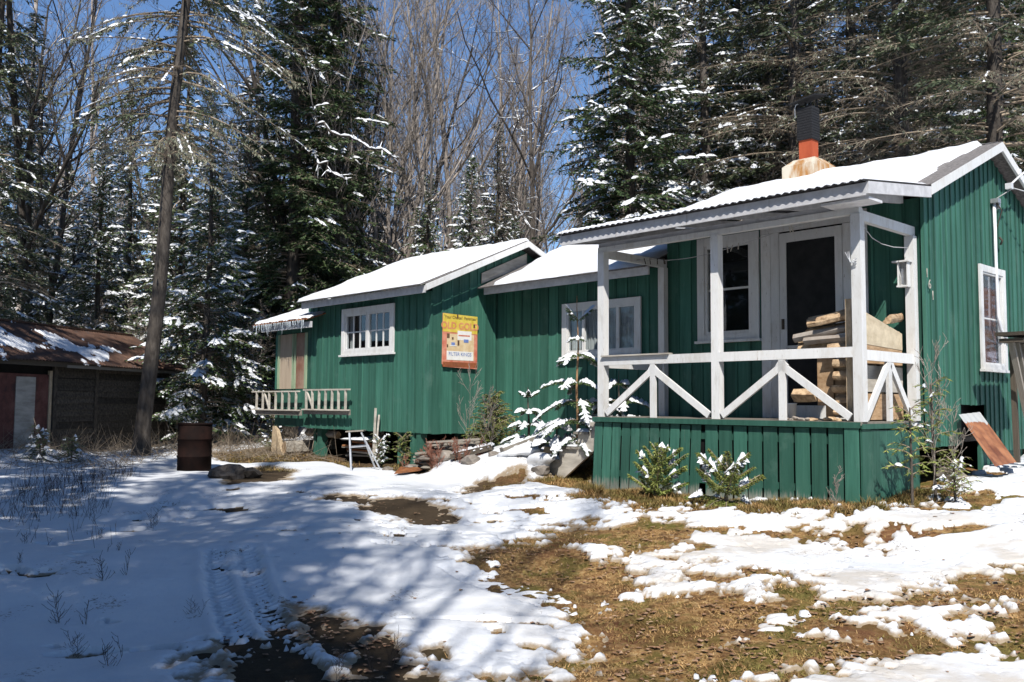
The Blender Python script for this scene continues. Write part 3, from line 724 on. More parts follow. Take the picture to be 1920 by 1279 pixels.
# lower lean-to roof at the far left with icicles
lr = roof_plane('lean_to_roof', 10.95, 13.2, -.42, 3.215, 1.2, 3.80, M_RUST, cabin, corr=(.10, .014))
for i in range(46):
    a = 11.05 + 2.1 * (i + rnd.random()) / 46; L = rnd.uniform(.04, .17) * (1.6 if rnd.random() < .25 else 1)
    p = B(a, -.42, 3.21)
    V, F = tubes([p, p - Vector((0, 0, L * .5))], [p - Vector((0, 0, L * .5)), p - Vector((.004, 0, L))], [.012, .008], [.008, .0015], 5)
    mk('icicle', V, F, M_ICE, lr)
box('fascia', 10.95, 12.95, -.335, -.305, 3.06, 3.18, M_FASCIA, cabin)
snow_slab('roof_snow', 10.98, 13.18, -.40, 3.245, 1.2, 3.82, .028, lr, seed=12, mask=lambda a, s: .16 - .22 * (a - 11.2) / 2 + .10 * fbm(a, s, 9, 3, 2) + .18 * np.sin(a * 2 * np.pi / .10))
box('wall_end', 12.86, 12.90, .0, 4.2, 1.09, 3.4, M_GREEN, cabin)
# ---- middle section: wall b=1.5, a 3.62..7.56
boarded('b', 1.5, 3.64, 7.55, .95, 3.70, cabin, openings=[(4.29, 5.79, 2.44, 3.19)], pitch=.215)
window('b', 1.474, 4.20, 5.88, 2.38, 3.27, cabin, fw=.11, sashes=4, cols=1, rows=1, sash_w=.025,
       curtain=[(M_CURT, 4.32, 4.95, 2.45, 3.18, .014), (M_CURT, 5.0, 5.76, 2.45, 3.18, .014)])
MR = (3.05, 4.58)
rm = roof_plane('roof', 3.74, 7.50, .975, 3.63, *MR, M_SHING, cabin)
rm2 = roof_plane('roof', 3.74, 7.50, 5.0, 3.655, *MR, M_SHING, cabin)
box('fascia', 3.74, 7.44, 1.065, 1.095, 3.53, 3.652, M_FASCIA, cabin)
snow_slab('roof_snow', 3.70, 7.52, .97, 3.652, MR[0] + .04, MR[1] + .04, .07, rm, seed=21, mask=lambda a, s: (7.12 - a) * 1.2 + .12 * s)
snow_slab('roof_snow', 3.70, 7.52, MR[0] + .03, MR[1] + .04, 5.0, 3.69, .06, rm2, seed=22)
prism('flashing_board', [B(7.553, 1.10, 3.74), B(7.553, 2.22, 4.20), B(7.553, 2.22, 4.42), B(7.553, 1.10, 3.93)], B(-.02, 0, 0) - B(0, 0, 0), M_SHEET, cabin)
# ---- main section: front wall b=1.5, a -.12..3.72; gable a=-.12
KR = (3.65, 5.20)
fw = boarded('b', 1.5, -.08, 3.70, 1.12, 4.14, cabin, openings=[(.72, 1.96, 1.2, 3.98), (2.22, 3.06, 2.60, 3.96)], pitch=.2)
gw = boarded('a', -.12, 1.49, 5.85, 1.11, lambda s: KR[1] - .10 - .40 * abs(s - KR[0]), cabin, openings=[(3.20, 4.03, 2.14, 3.44)], pitch=.165, gable=KR[0],
             cut=lambda s: 1.11 if s < 2.45 else (1.62 if s < 3.3 else 1.0))
box('corner_board', -.145, -.10, 1.47, 1.515, 1.10, 4.15, M_GREEN, cabin)
box('wall_end', 3.68, 3.72, 1.5, 5.8, 1.1, 4.2, M_GREEN, cabin)
window('a', -.146, 3.15, 4.08, 2.10, 3.50, cabin, fw=.09, sashes=1, cols=1, rows=2, mw=.022, sash_w=.028,
       curtain=[(M_CURTB, 3.24, 4.0, 2.16, 3.24, .010), (M_CURT, 3.24, 4.0, 3.241, 3.42, .004)])
# porch window and door (in the shade)
window('b', 1.474, 2.12, 3.14, 2.52, 4.02, cabin, fw=.12, sashes=1, cols=1, rows=2, mw=.03, sash_w=.045)
door = rbox('door', 1.70, 1.80, 1.455, 1.475, 1.43, 3.93, M_WHITE, cabin)
for nm, a0, a1, h0, h1, d0, d1 in (('stile', .90, 1.00, 1.43, 3.93, 1.455, 1.475), ('rail', 1.0, 1.70, 3.80, 3.93, 1.456, 1.475), ('rail', 1.0, 1.70, 1.43, 1.60, 1.456, 1.475),
                                   ('rail', 1.0, 1.70, 2.36, 2.40, 1.458, 1.474), ('screen', 1.0, 1.70, 1.60, 3.80, 1.468, 1.470), ('handle', 1.735, 1.765, 2.62, 2.76, 1.43, 1.455)):
    mt = {'screen': simple('door_screen', (.010, .011, .012), (.02, .021, .022), bump=0) if nm == 'screen' else 0, 'handle': M_PIN}.get(nm, M_WHITE)
    box(nm, a0, a1, d0, d1, h0, h1, mt, door)
for a0, a1 in ((1.81, 1.94), (1.945, 2.09), (.76, .895), (.57, .755)):
    box('door_casing', a0, a1, 1.462, 1.480, 1.43, 3.95, M_WHITE, cabin)
box('door_casing', .57, 2.09, 1.458, 1.479, 3.955, 4.10, M_WHITE, cabin)
# roofs
rp = roof_plane('porch_roof', -.33, 4.22, -.43, 3.985, 1.26, 4.215, M_ROOFDK, cabin, corr=(.098, .011))
rk = roof_plane('roof', -.33, 4.0, 1.25, 4.20, *KR, M_SHING, cabin)
rk2 = roof_plane('roof', -.33, 4.0, 6.1, 4.20, *KR, M_SHING, cabin)
box('fascia', -.30, 4.16, -.365, -.338, 3.83, 3.967, M_FASCIA, cabin)
for k in range(1, 4): box('fascia_joint', -.3 + k * 1.15, -.296 + k * 1.15, -.367, -.365, 3.83, 3.966, M_WOOD, cabin)
slope_board('rake_board', -.33, -.30, -.365, 3.975, 1.25, 4.19, .13, M_FASCIA, cabin)
slope_board('rake_board', -.335, -.302, 1.252, 4.215, KR[0] - .003, KR[1] + .012, .125, M_WHITE, cabin)
slope_board('rake_board', -.335, -.302, 6.1, 4.205, KR[0] + .003, KR[1] + .012, .125, M_WHITE, cabin)
slope_board('rake_board', 4.16, 4.19, -.365, 3.975, 1.25, 4.19, .13, M_FASCIA, cabin)
box('soffit_board', -.30, .25, -.30, .02, 3.80, 3.829, M_FASCIA, cabin)
snow_slab('roof_snow', -.26, 4.20, -.395, 4.005, 1.3, 4.235, .042, rp, seed=41, mask=lambda a, s: (s - .055) * 1.2 + .07 * np.sin(a * 2 * np.pi / .098) * (s < .2) - np.clip(a - 2.6, 0, 2) * .05 * (s < .4))
snow_slab('roof_snow', -.16, 4.02, 1.2, 4.215, KR[0] + .05, KR[1] + .05, .075, rk, seed=42, mask=lambda a, s: (a - .02) * 1.6 + .08 * np.sin(s * 3))
snow_slab('roof_snow', -.25, 4.02, KR[0] + .04, KR[1] + .05, 6.1, 4.24, .06, rk2, seed=43)
for a in (.1, .86, 1.62, 2.38, 3.14, 3.9):
    slope_board('rafter', a, a + .045, -.335, 3.958, 1.47, 4.19, .10, M_FASCIA, cabin)
# floors and far walls close the boxes
for a0, a1, b0, b1, h in ((-.08, 3.68, 1.55, 5.8, 1.15), (7.62, 12.85, .05, 4.1, 1.13), (3.7, 7.5, 1.56, 4.9, 1.12)):
    box('floor', a0, a1, b0, b1, h, h + .06, M_DARKW, cabin)
for a0, a1, b, h in ((-.1, 3.7, 5.85, 4.2), (7.6, 12.88, 4.15, 3.55), (3.7, 7.55, 4.95, 3.6)): box('back_wall', a0, a1, b, b + .04, 1.1, h, M_GREEN, cabin)
for a0, a1, b in ((7.6, 12.9, 3.2), (3.7, 7.6, 2.6), (-.1, 3.7, 4.9)): box('crawl_blocking_board', a0, a1, b, b + .03, .4, 1.15, M_DARKW, cabin)  # dark boards added to block light and keep the crawl space dark
box('crawl_blocking_board', -.06, -.02, 3.3, 5.8, .55, 1.15, M_GREEN, cabin)
box('crawl_blocking_board', 12.8, 12.83, 1.2, 3.2, .4, 1.1, M_DARKW, cabin)
# ---- porch
box('porch_beam', -.04, 3.80, .004, .09, 3.73, 3.80, M_WHITE, cabin)
box('porch_beam', -.04, 3.80, .02, .075, 3.802, 3.86, M_FASCIA, cabin)
box('porch_beam', -.035, .035, .10, 1.46, 3.66, 3.775, M_WHITE, cabin)
box('porch_beam', 3.70, 3.77, .10, 1.46, 3.66, 3.775, M_WHITE, cabin)
for a, b in ((.0, .045), (1.85, .045), (3.735, .045)):
    box('porch_post', a - .055, a + .055, b - .055, b + .055, 1.425, 3.728, M_WHITE, cabin)
box('porch_post', -.055, .055, 1.36, 1.46, 1.425, 3.658, M_WHITE, cabin)
box('porch_post', 3.68, 3.79, 1.36, 1.46, 1.425, 3.658, M_WHITE, cabin)
rail = rbox('porch_railing', .056, 1.794, -.012, .030, 2.135, 2.25, M_WHITE, cabin)
box('rail', 1.906, 3.678, -.012, .030, 2.135, 2.25, M_WHITE, rail)
box('rail', 1.8, 3.68, -.055, .045, 2.2505, 2.262, M_WHITE, rail) if 0 else None
box('cap_board', 2.55, 3.70, -.05, .06, 2.252, 2.272, M_SHEET, rail)
box('rail', -.03, .012, .102, 1.358, 2.105, 2.222, M_WHITE, rail)
box('rail', 3.72, 3.76, .102, 1.358, 2.105, 2.222, M_WHITE, rail)
for a in (.93, 2.83): box('stud', a - .042, a + .042, -.01, .032, 1.426, 2.134, M_WHITE, rail)
def brace(a0, h0, a1, h1, b=.006): bar('brace', B(a0, b, h0), B(a1, b, h1), .036, .085, M_WHITE, rail, up=Vector((0, 0, 1)))
brace(.985, 2.10, .10, 1.47, .008); brace(.875, 2.10, 1.76, 1.47, .008); brace(2.88, 2.10, 1.95, 1.47, .008); brace(2.775, 2.10, 3.64, 1.47, .008)
rail.data  # braces cross from the stud tops to the post feet
box('stud', -.028, .010, .69, .775, 1.426, 2.104, M_WHITE, rail)
bar('brace', B(-.01, .70, 2.08), B(-.01, .14, 1.46), .036, .085, M_WHITE, rail); bar('brace', B(-.01, .77, 2.08), B(-.01, 1.31, 1.46), .036, .085, M_WHITE, rail)
box('porch_deck', -.04, 3.88, -.03, 1.46, 1.385, 1.424, M_WOOD, cabin)
sk = rbox('porch_skirting', -.02, 3.84, .045, .075, .70, 1.37, M_DARK, cabin)  # near-black backing: shade behind the board gaps is in its colour
box('trim_board', -.03, 3.86, -.045, -.032, 1.355, 1.420, M_GREEN, sk)
def skb(a0, a1, h0, h1, tilt=0., m=M_GREENW, b=0.):
    V = [B(a0 + tilt, b, h0), B(a1 + tilt, b, h0), B(a1, b, h1), B(a0, b, h1)]
    prism('board', V, B(0, .013, 0) - B(0, 0, 0), m, sk)
x = .04
wdt = (3.80 - 2.02) / 11
box('board', .0, .16, -.03, -.008, .40, 1.352, M_GREEN, sk)
for i in range(9):
    w = .19; a0 = .185 + i * .206
    w = .176
    skb(a0, a0 + w, .36 + rnd.uniform(-.01, .01), 1.352 + rnd.uniform(-.012, .002), rnd.uniform(-.006, .006), b=rnd.uniform(-.004, .004))
for i in range(11):
    a0 = 2.075 + i * .163
    skb(a0, a0 + .163 - .020 - rnd.uniform(0, .006), .28 + rnd.uniform(-.01, .01), 1.352 + rnd.uniform(-.01, .002), .055 + rnd.uniform(-.004, .004), b=rnd.uniform(-.004, .004))
box('nailer', .2, 3.8, .022, .042, 1.17, 1.26, M_GREEN, sk); box('nailer', .2, 3.8, .022, .042, .62, .70, M_GREEN, sk)
for i in range(7):
    b0 = .0 + i * .207; box('board', -.03 - rnd.uniform(0, .004), -.008, b0, b0 + .205, .40 + rnd.uniform(0, .02), 1.34 - .005 * i, M_GREEN, sk)
box('trim_board', -.05, -.033, -.02, 1.46, 1.345, 1.40, M_GREEN, sk)
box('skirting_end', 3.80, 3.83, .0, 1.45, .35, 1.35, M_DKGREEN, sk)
# ---- far left railing
ry = -.17
br = rbox('balcony_rail', 9.80, 11.45, ry - .02, ry + .025, 1.825, 1.855, M_SHEET, cabin)
box('rail', 9.82, 11.5, ry - .02, ry + .02, 1.44, 1.465, M_SHEET, br)
box('rail', 11.62, 13.6, ry - .02, ry + .02, 1.80, 1.828, M_SHEET, br); box('rail', 11.62, 13.6, ry - .02, ry + .02, 1.42, 1.445, M_SHEET, br)
box('rail_shelf', 9.84, 11.5, ry + .03, ry + .06, 1.36, 1.465, M_WOOD, br); box('rail_shelf', 11.6, 13.5, ry + .03, ry + .06, 1.33, 1.44, M_WOOD, br)
for k in range(7):
    a = 9.93 + k * .235; bar('baluster', B(a, ry, 1.465), B(a + rnd.uniform(-.02, .02), ry, 1.825), .04, .03, M_SHEET, br)
for k in range(7):
    a = 11.75 + k * .275; bar('baluster', B(a, ry, 1.445), B(a + rnd.uniform(-.02, .02), ry, 1.80), .04, .03, M_SHEET, br)
bar('baluster', B(11.32, ry - .001, 1.8), B(11.1, ry - .001, 1.5), .03, .03, M_SHEET, br); bar('baluster', B(13.05, ry - .001, 1.78), B(12.85, ry - .001, 1.47), .03, .03, M_SHEET, br)
# ---- stilts
prism('stilt', [B(12.95, -.05, .44), B(12.45, -.05, .46), B(12.83, -.03, 1.09), B(12.93, -.03, 1.09)], B(0, .09, 0) - B(0, 0, 0), M_WOODT, cabin)
for a, b, w, g in ((11.2, .1, .15, .50), (11.5, .16, .1, .5), (7.85, .02, .13, .52), (8.05, .03, .12, .5), (8.6, .15, .1, .5), (9.6, .35, .14, .5), (8.7, 1.6, .16, .6)):
    box('stilt', a, a + w, b, b + w, g, 1.09, M_GREEN if a != 9.6 else M_WOOD, cabin)
# ---- chimney on the far side of the ridge
CA = -.17
ch = rbox('chimney', CA + 2.52, CA + 3.16, 3.60, 4.18, 4.98, 5.46, simple('rust_stained_white_metal', (.42, .20, .06), (.66, .60, .48), (6, 6, 2.), bump=.1, lo=.40, hi=.60), cabin)
V = [B(CA + a, b, h) for h, q in ((5.461, 0), (5.58, .13)) for a, b in ((2.52 + q, 3.60 + q), (3.16 - q, 3.60 + q), (3.16 - q, 4.18 - q), (2.52 + q, 4.18 - q))]
mk('flashing_cone', V, [(0, 1, 5, 4), (1, 2, 6, 5), (2, 3, 7, 6), (3, 0, 4, 7), (4, 5, 6, 7)], MATS['rust_stained_white_metal'], ch)
box('flue', CA + 2.735, CA + 2.955, 3.785, 4.005, 5.5, 5.95, M_RED, ch)
box('spark_screen', CA + 2.715, CA + 2.975, 3.765, 4.025, 5.90, 6.44, M_BLACK, ch)
for k in range(12): box('screen_rib', CA + 2.71, CA + 2.98, 3.76, 4.03, 5.92 + k * .043, 5.928 + k * .043, M_BLACK, ch)
prism('cap', [B(CA + a, b, h) for a, b, h in ((2.62, 3.68, 6.57), (3.08, 3.68, 6.50), (3.08, 4.12, 6.60), (2.62, 4.12, 6.67))], Vector((0, 0, .02)), M_BLACK, ch)
for a, b in ((2.74, 3.79), (2.95, 3.79), (2.74, 4.0), (2.95, 4.0)): bar('cap_leg', B(CA + a, b, 6.4), B(CA + a, b, 6.6 if b > 3.9 else 6.52), .02, .02, M_BLACK, ch)
tube_path('wire_hook', [B(CA + a, b, h) for a, b, h in ((2.99, 3.745, 6.28), (2.995, 3.74, 6.44), (2.97, 3.73, 6.49), (2.93, 3.73, 6.5))], .008, M_GALV, ch)
# ---- electric service on the gable
tube_path('conduit', [B(-.17, 3.74, 4.42), B(-.17, 3.74, 3.6), B(-.18, 3.74, 2.85), B(-.19, 3.79, 2.66), B(-.2, 4.0, 2.52), B(-.22, 4.3, 2.44), B(-.2, 4.55, 2.42)], .022, M_PLAST, cabin)
box('conduit_head', -.24, -.14, 3.69, 3.80, 4.40, 4.46, M_GALV, cabin)
box('conduit_head', -.22, -.15, 3.78, 3.84, 4.33, 4.42, M_GALV, cabin)
tube_path('cable', [B(-.18, 3.76, 4.46), B(-.35, 3.95, 4.62), B(-.42, 4.15, 4.60), B(-.6, 4.9, 4.44), B(-1.2, 7., 4.5)], .008, M_WIRE, cabin)
tube_path('cable', [B(-.2, 3.72, 4.42), B(-.24, 3.82, 4.30), B(-.17, 3.80, 4.05), B(-.16, 3.79, 3.6)], .008, M_PIN, cabin)
tube_path('cable', [B(-.33, 3.9, 4.66), B(-.38, 4.1, 4.8), B(-.42, 4.3, 4.92)], .014, M_PLAST, cabin)
box('insulator', -.36, -.28, 3.85, 3.93, 4.60, 4.68, M_PLAST, cabin)
box('insulator', -.36, -.30, 4.22, 4.28, 4.86, 4.94, M_PLAST, cabin)
tube_path('cable_clip', [B(-.17, 3.9, 3.95), B(-.2, 3.92, 3.9), B(-.17, 3.94, 3.85)], .014, M_PIN, cabin)
# house number 161, stepping down the corner of the gable
Mg = Matrix(((UY, 0, -UX, 0), (-UX, 0, -UY, 0), (0, 1, 0, 0), (0, 0, 0, 1)))   # text on a gable: reads along +b, faces -u
for k, (b, h) in enumerate(((1.505, 3.20), (1.575, 3.07), (1.66, 2.94))):
    m = Mg.copy(); p = B(-.152, b, h); m.translation = p
    text('house_number', '161'[k], .16, m, M_SHEET, cabin, .002)
# hasp on the corner post
for k in range(3): tube_path('porch_hook', [B(.06, -.02, 3.24 - .02 * k), B(.10 - .02 * k, -.05, 3.30), B(.04, -.06, 3.18), B(-.02, -.03, 3.22 - .03 * k)], .007, M_GALV, cabin, n=5)
# ------------------------------------------------------------------ trees
def diamonds(P, D, N, L, Wd):
    S_ = np.cross(D, N); S_ /= np.linalg.norm(S_, axis=1, keepdims=True) + 1e-9
    L = L[:, None]; Wd = Wd[:, None]
    V = np.stack([P, P + D * L * .4 + S_ * Wd * .5, P + D * L, P + D * L * .4 - S_ * Wd * .5], 1).reshape(-1, 3)
    return V, np.arange(len(V)).reshape(-1, 4)
def pillows(P, D, L, Wd, T, rs):
    """elongated lumps of snow along P->P+D*L : 3 stations, ridge in the middle"""
    Hd = D.copy(); Hd[:, 2] = 0; Hd /= np.linalg.norm(Hd, axis=1, keepdims=True) + 1e-9
    S_ = np.stack([-Hd[:, 1], Hd[:, 0], 0 * L], 1); n = len(P); out = []
    for t, w, h in ((0, .35, .2), (.33, 1., 1.), (.7, .9, .85), (1., .3, .1)):
        c = P + D * (L * t)[:, None]; ww = (Wd * w * rs.uniform(.7, 1.25, n) * .5)[:, None]; hh = (T * h * rs.uniform(.7, 1.3, n))[:, None] * np.array([[0, 0, 1.]])
        dr = np.array([[0, 0, -.35]]) * ww
        out += [c - S_ * ww + dr, c + hh, c + S_ * ww + dr]
    V = np.stack(out, 1).reshape(-1, 3); b = np.arange(n)[:, None] * 12
    F = np.concatenate([b + np.array([[k, k + 1, k + 4, k + 3]]) for k in (0, 1, 3, 4, 6, 7)], 0)
    return V, F
class Acc:
    def __init__(s): s.V = []; s.F = []; s.n = 0
    def add(s, V, F):
        if len(V): s.V.append(V); s.F.append(F + s.n); s.n += len(V)
    def mesh(s, name, mat, smooth=False):
        if not s.n: return None
        return fast_mesh(name, np.concatenate(s.V), np.concatenate(s.F), mat, smooth)
def unit(v): return v / (np.linalg.norm(v, axis=-1, keepdims=True) + 1e-9)
def conifer(seed, H, R0, z0, nb, droop=.35, up=.10, ls=.055, ll=.11, lw=.035, tw=.10, snow=.35, dead=0., dmat=None, nmat=None, lean=(0, 0), shape=.8, gap=.0, sw=.075, tr=.011, low=.0, twl=.42, bm=None, lich=0., frost=.25):
    """returns [(part name, mesh)] of a tree standing on the origin"""
    rs = np.random.RandomState(seed); fol = Acc(); sn = Acc(); wd = Acc(); trk = Acc(); lc = Acc()
    lean = np.array([lean[0], lean[1], 0.])
    def axis_at(z): return np.array([0, 0, z]) + lean * (z / H) ** 1.3 * 1. + np.array([.03 * math.sin(z * .9 + seed), .03 * math.cos(z * .7), 0])
    zz = np.linspace(-.3, H, 22); P = np.array([axis_at(max(z, 0)) if z >= 0 else np.array([0, 0, z]) for z in zz]); rr = H * tr * (1 - zz.clip(0) / H) ** .8 + .008; rr[0] *= 1.35
    V, F = tubes(P[:-1], P[1:], rr[:-1], rr[1:], 9); trk.add(V, F)
    # old branch stubs on the lower trunk
    for i in range(nb):
        f = (i + rs.rand()) / nb; z = z0 + (H - z0) * f ** .92
        if gap and rs.rand() < gap * (.5 + .5 * math.sin(z * 1.7 + seed * 2)): continue
        prof = (1 - (z - z0) / (H - z0)) ** shape * (min(1, .55 + (z - z0) / (H - z0) * 4) if not low else 1)
        L = max(.12, R0 * prof * rs.uniform(.6, 1.12)); az = rs.rand() * 6.283 if nb > 30 else i * 2.4 + rs.rand()
        d = np.array([math.cos(az), math.sin(az), 0]); pr = np.array([-d[1], d[0], 0])
        u = up + rs.uniform(-.08, .12) + .5 * f ** 3; dr = droop * rs.uniform(.7, 1.3) * (1 - .5 * f)
        o = axis_at(z); bend = rs.uniform(-.12, .12)
        def pt(t): t = np.asarray(t, float)[..., None]; return o + d * L * t + pr * L * bend * t * t + np.array([0, 0, 1.]) * L * (u * t - dr * t * t + .10 * dr * t ** 4)
        isdead = rs.rand() < dead * (1.5 - f * 1.6)
        ts = np.linspace(0, 1, 6); Q = pt(ts); br = (.010 * L + .004) * (1 - ts) + .003
        V, F = tubes(Q[:-1], Q[1:], br[:-1], br[1:], 3); wd.add(V, F)
        if isdead:
            n = int(L / .075); t = rs.uniform(.12, 1, n); p = pt(t); s = rs.choice([-1, 1], n)[:, None]
            D = unit(d * rs.uniform(.3, 1, (n, 1)) + pr * s * rs.uniform(.4, 1, (n, 1)) + np.array([[0, 0, 1.]]) * rs.uniform(-.7, .25, (n, 1)))
            l = rs.uniform(.15, .5, n) * L * .42; q = p + D * l[:, None] + np.array([[0, 0, -1.]]) * (l * .15)[:, None]
            V, F = tubes(p, q, np.full(n, .0038), np.full(n, .0015), 3); wd.add(V, F)
            m = n * 3; k = rs.randint(0, n, m); f2 = rs.uniform(.2, 1, m)[:, None]; p2 = p[k] * (1 - f2) + q[k] * f2
            D2 = unit(D[k] + rs.randn(m, 3) * .6); l2 = rs.uniform(.05, .18, m)
            V, F = tubes(p2, p2 + D2 * l2[:, None], np.full(m, .0022), np.full(m, .001), 3); wd.add(V, F)
            if lich and rs.rand() < .8:
                m = int(n * lich * 5); k = rs.randint(0, n, m); f2 = rs.rand(m)[:, None]; p2 = p[k] * (1 - f2) + q[k] * f2
                D2 = unit(np.array([[0, 0, -1.]]) + rs.randn(m, 3) * .35)
                V, F = diamonds(p2, D2, unit(rs.randn(m, 3)), rs.uniform(.03, .09, m), rs.uniform(.012, .03, m)); lc.add(V, F)
        else:
            n = max(3, int(L * .88 / tw)); t = np.linspace(.12 if L < 1 else .2, 1., n) + rs.uniform(-.02, .02, n); t = t.clip(.08, 1); p = pt(t)
            s = np.where(np.arange(n) % 2 == 0, 1., -1.)[:, None]
            th = rs.uniform(.7, 1.1, n)[:, None]
            D = d * np.cos(th) + pr * s * np.sin(th) + np.array([[0, 0, 1.]]) * (rs.uniform(-.45, .02, n)[:, None] - droop * .5)
            D[-1] = d + np.array([0, 0, -.15]); D = unit(D)
            l = (twl * L * (1.08 - t) * rs.uniform(.7, 1.2, n)).clip(.5 * ll + .03, .62)
            # leaflets along every twig and along the outer axis
            cnt = np.maximum(2, (l / ls).astype(int)); idx = np.repeat(np.arange(n), cnt * 2)
            pos = np.concatenate([np.repeat((np.arange(c) + .6) / c, 2) for c in cnt]); sd = np.tile([1., -1.], int(cnt.sum()))[:, None]
            p2 = p[idx] + D[idx] * (l[idx] * pos)[:, None]; p2[:, 2] -= (l[idx] * pos ** 2 * .18)
            Dt = D[idx]; Sp = unit(np.cross(Dt, np.array([[0, 0, 1.]])))
            m = len(idx); dd = unit(Dt * .75 + Sp * sd * rs.uniform(.35, .9, (m, 1)) + rs.randn(m, 3) * .22 + np.array([[0, 0, -.12]]))
            V, F = diamonds(p2, dd, unit(np.array([[0, 0, 1.]]) + rs.randn(m, 3) * .65), ll * rs.uniform(.7, 1.25, m), np.full(m, lw) * rs.uniform(.8, 1.3, m)); fol.add(V, F)
            if snow and rs.rand() < frost * 2:
                g = rs.rand(m) < frost * rs.uniform(.2, 1.)
                if g.any(): mg = int(g.sum()); V, F = diamonds(p2[g] + np.array([[0, 0, ll * .13]]), dd[g], unit(np.array([[0, 0, 1.]]) + rs.randn(mg, 3) * .35), ll * rs.uniform(.5, 1., mg), lw * rs.uniform(1., 1.9, mg)); sn.add(V, F)
            V, F = tubes(p, p + D * l[:, None], np.full(n, .0045), np.full(n, .002), 3); wd.add(V, F)
            m = int(L / ls * 1.2); t3 = rs.uniform(.15, 1, m); dd = unit(d + pr * rs.uniform(-.8, .8, (m, 1)) + rs.randn(m, 3) * .3)
            V, F = diamonds(pt(t3), dd, unit(np.array([[0, 0, 1.]]) + rs.randn(m, 3) * .7), np.full(m, ll), np.full(m, lw * 1.1)); fol.add(V, F)
            # snow lies in patches, mostly on the outer half
            if snow and rs.rand() < .35 + snow:
                a0, a1 = sorted(rs.uniform(.25, 1.05, 2)); a1 = max(a1, a0 + .3)
                k = (t >= a0) & (t <= a1) & (rs.rand(n) < .30 + snow * 1.1)
                if k.any():
                    q = p[k] + D[k] * (l[k] * .12)[:, None]; q[:, 2] += ll * .14
                    V, F = pillows(q, unit(D[k] + np.array([[0, 0, -.1]])), l[k] * rs.uniform(.6, 1.05, k.sum()), np.minimum(sw * rs.uniform(.7, 1.5, k.sum()), l[k] * .5), np.minimum(sw, l[k] * .5) * .42 * rs.uniform(.6, 1.5, k.sum()), rs); sn.add(V, F)
                    kk = np.linspace(a0, min(a1, 1), max(2, int((a1 - a0) * L / .16))); Qa = pt(kk); Da = Qa[1:] - Qa[:-1]; la = np.linalg.norm(Da, axis=1)
                    Qa[:, 2] += ll * .18; kq = rs.rand(len(la)) < .8
                    if kq.any():
                        V, F = pillows(Qa[:-1][kq], unit(Da[kq]), la[kq] * 1.2, np.full(kq.sum(), sw * 1.25), np.full(kq.sum(), sw * .5), rs); sn.add(V, F)
        if isdead and snow and rs.rand() < .6 + snow:
            kk = np.linspace(rs.uniform(.1, .5), 1, 14); Qa = pt(kk); Da = Qa[1:] - Qa[:-1]; la = np.linalg.norm(Da, axis=1); Qa[:, 2] += .010; g = rs.rand(13) < .25 + snow * .6
            if g.any():
                m_ = int(g.sum()); V, F = pillows(Qa[:-1][g], unit(Da[g]), la[g] * rs.uniform(.5, 1.2, m_), sw * rs.uniform(.25, .75, m_), sw * rs.uniform(.15, .4, m_), rs); sn.add(V, F)
    out = [('trunk', trk.mesh('trunk', bm or M_BARK, True)), ('branches', wd.mesh('branches', dmat or M_TWIG)), ('crown', fol.mesh('crown', nmat or M_NEED)), ('snow', sn.mesh('snow', M_TSNOW))]
    if lc.n: out.append(('lichen', lc.mesh('lichen', M_LICH)))
    return [o for o in out if o[1]]
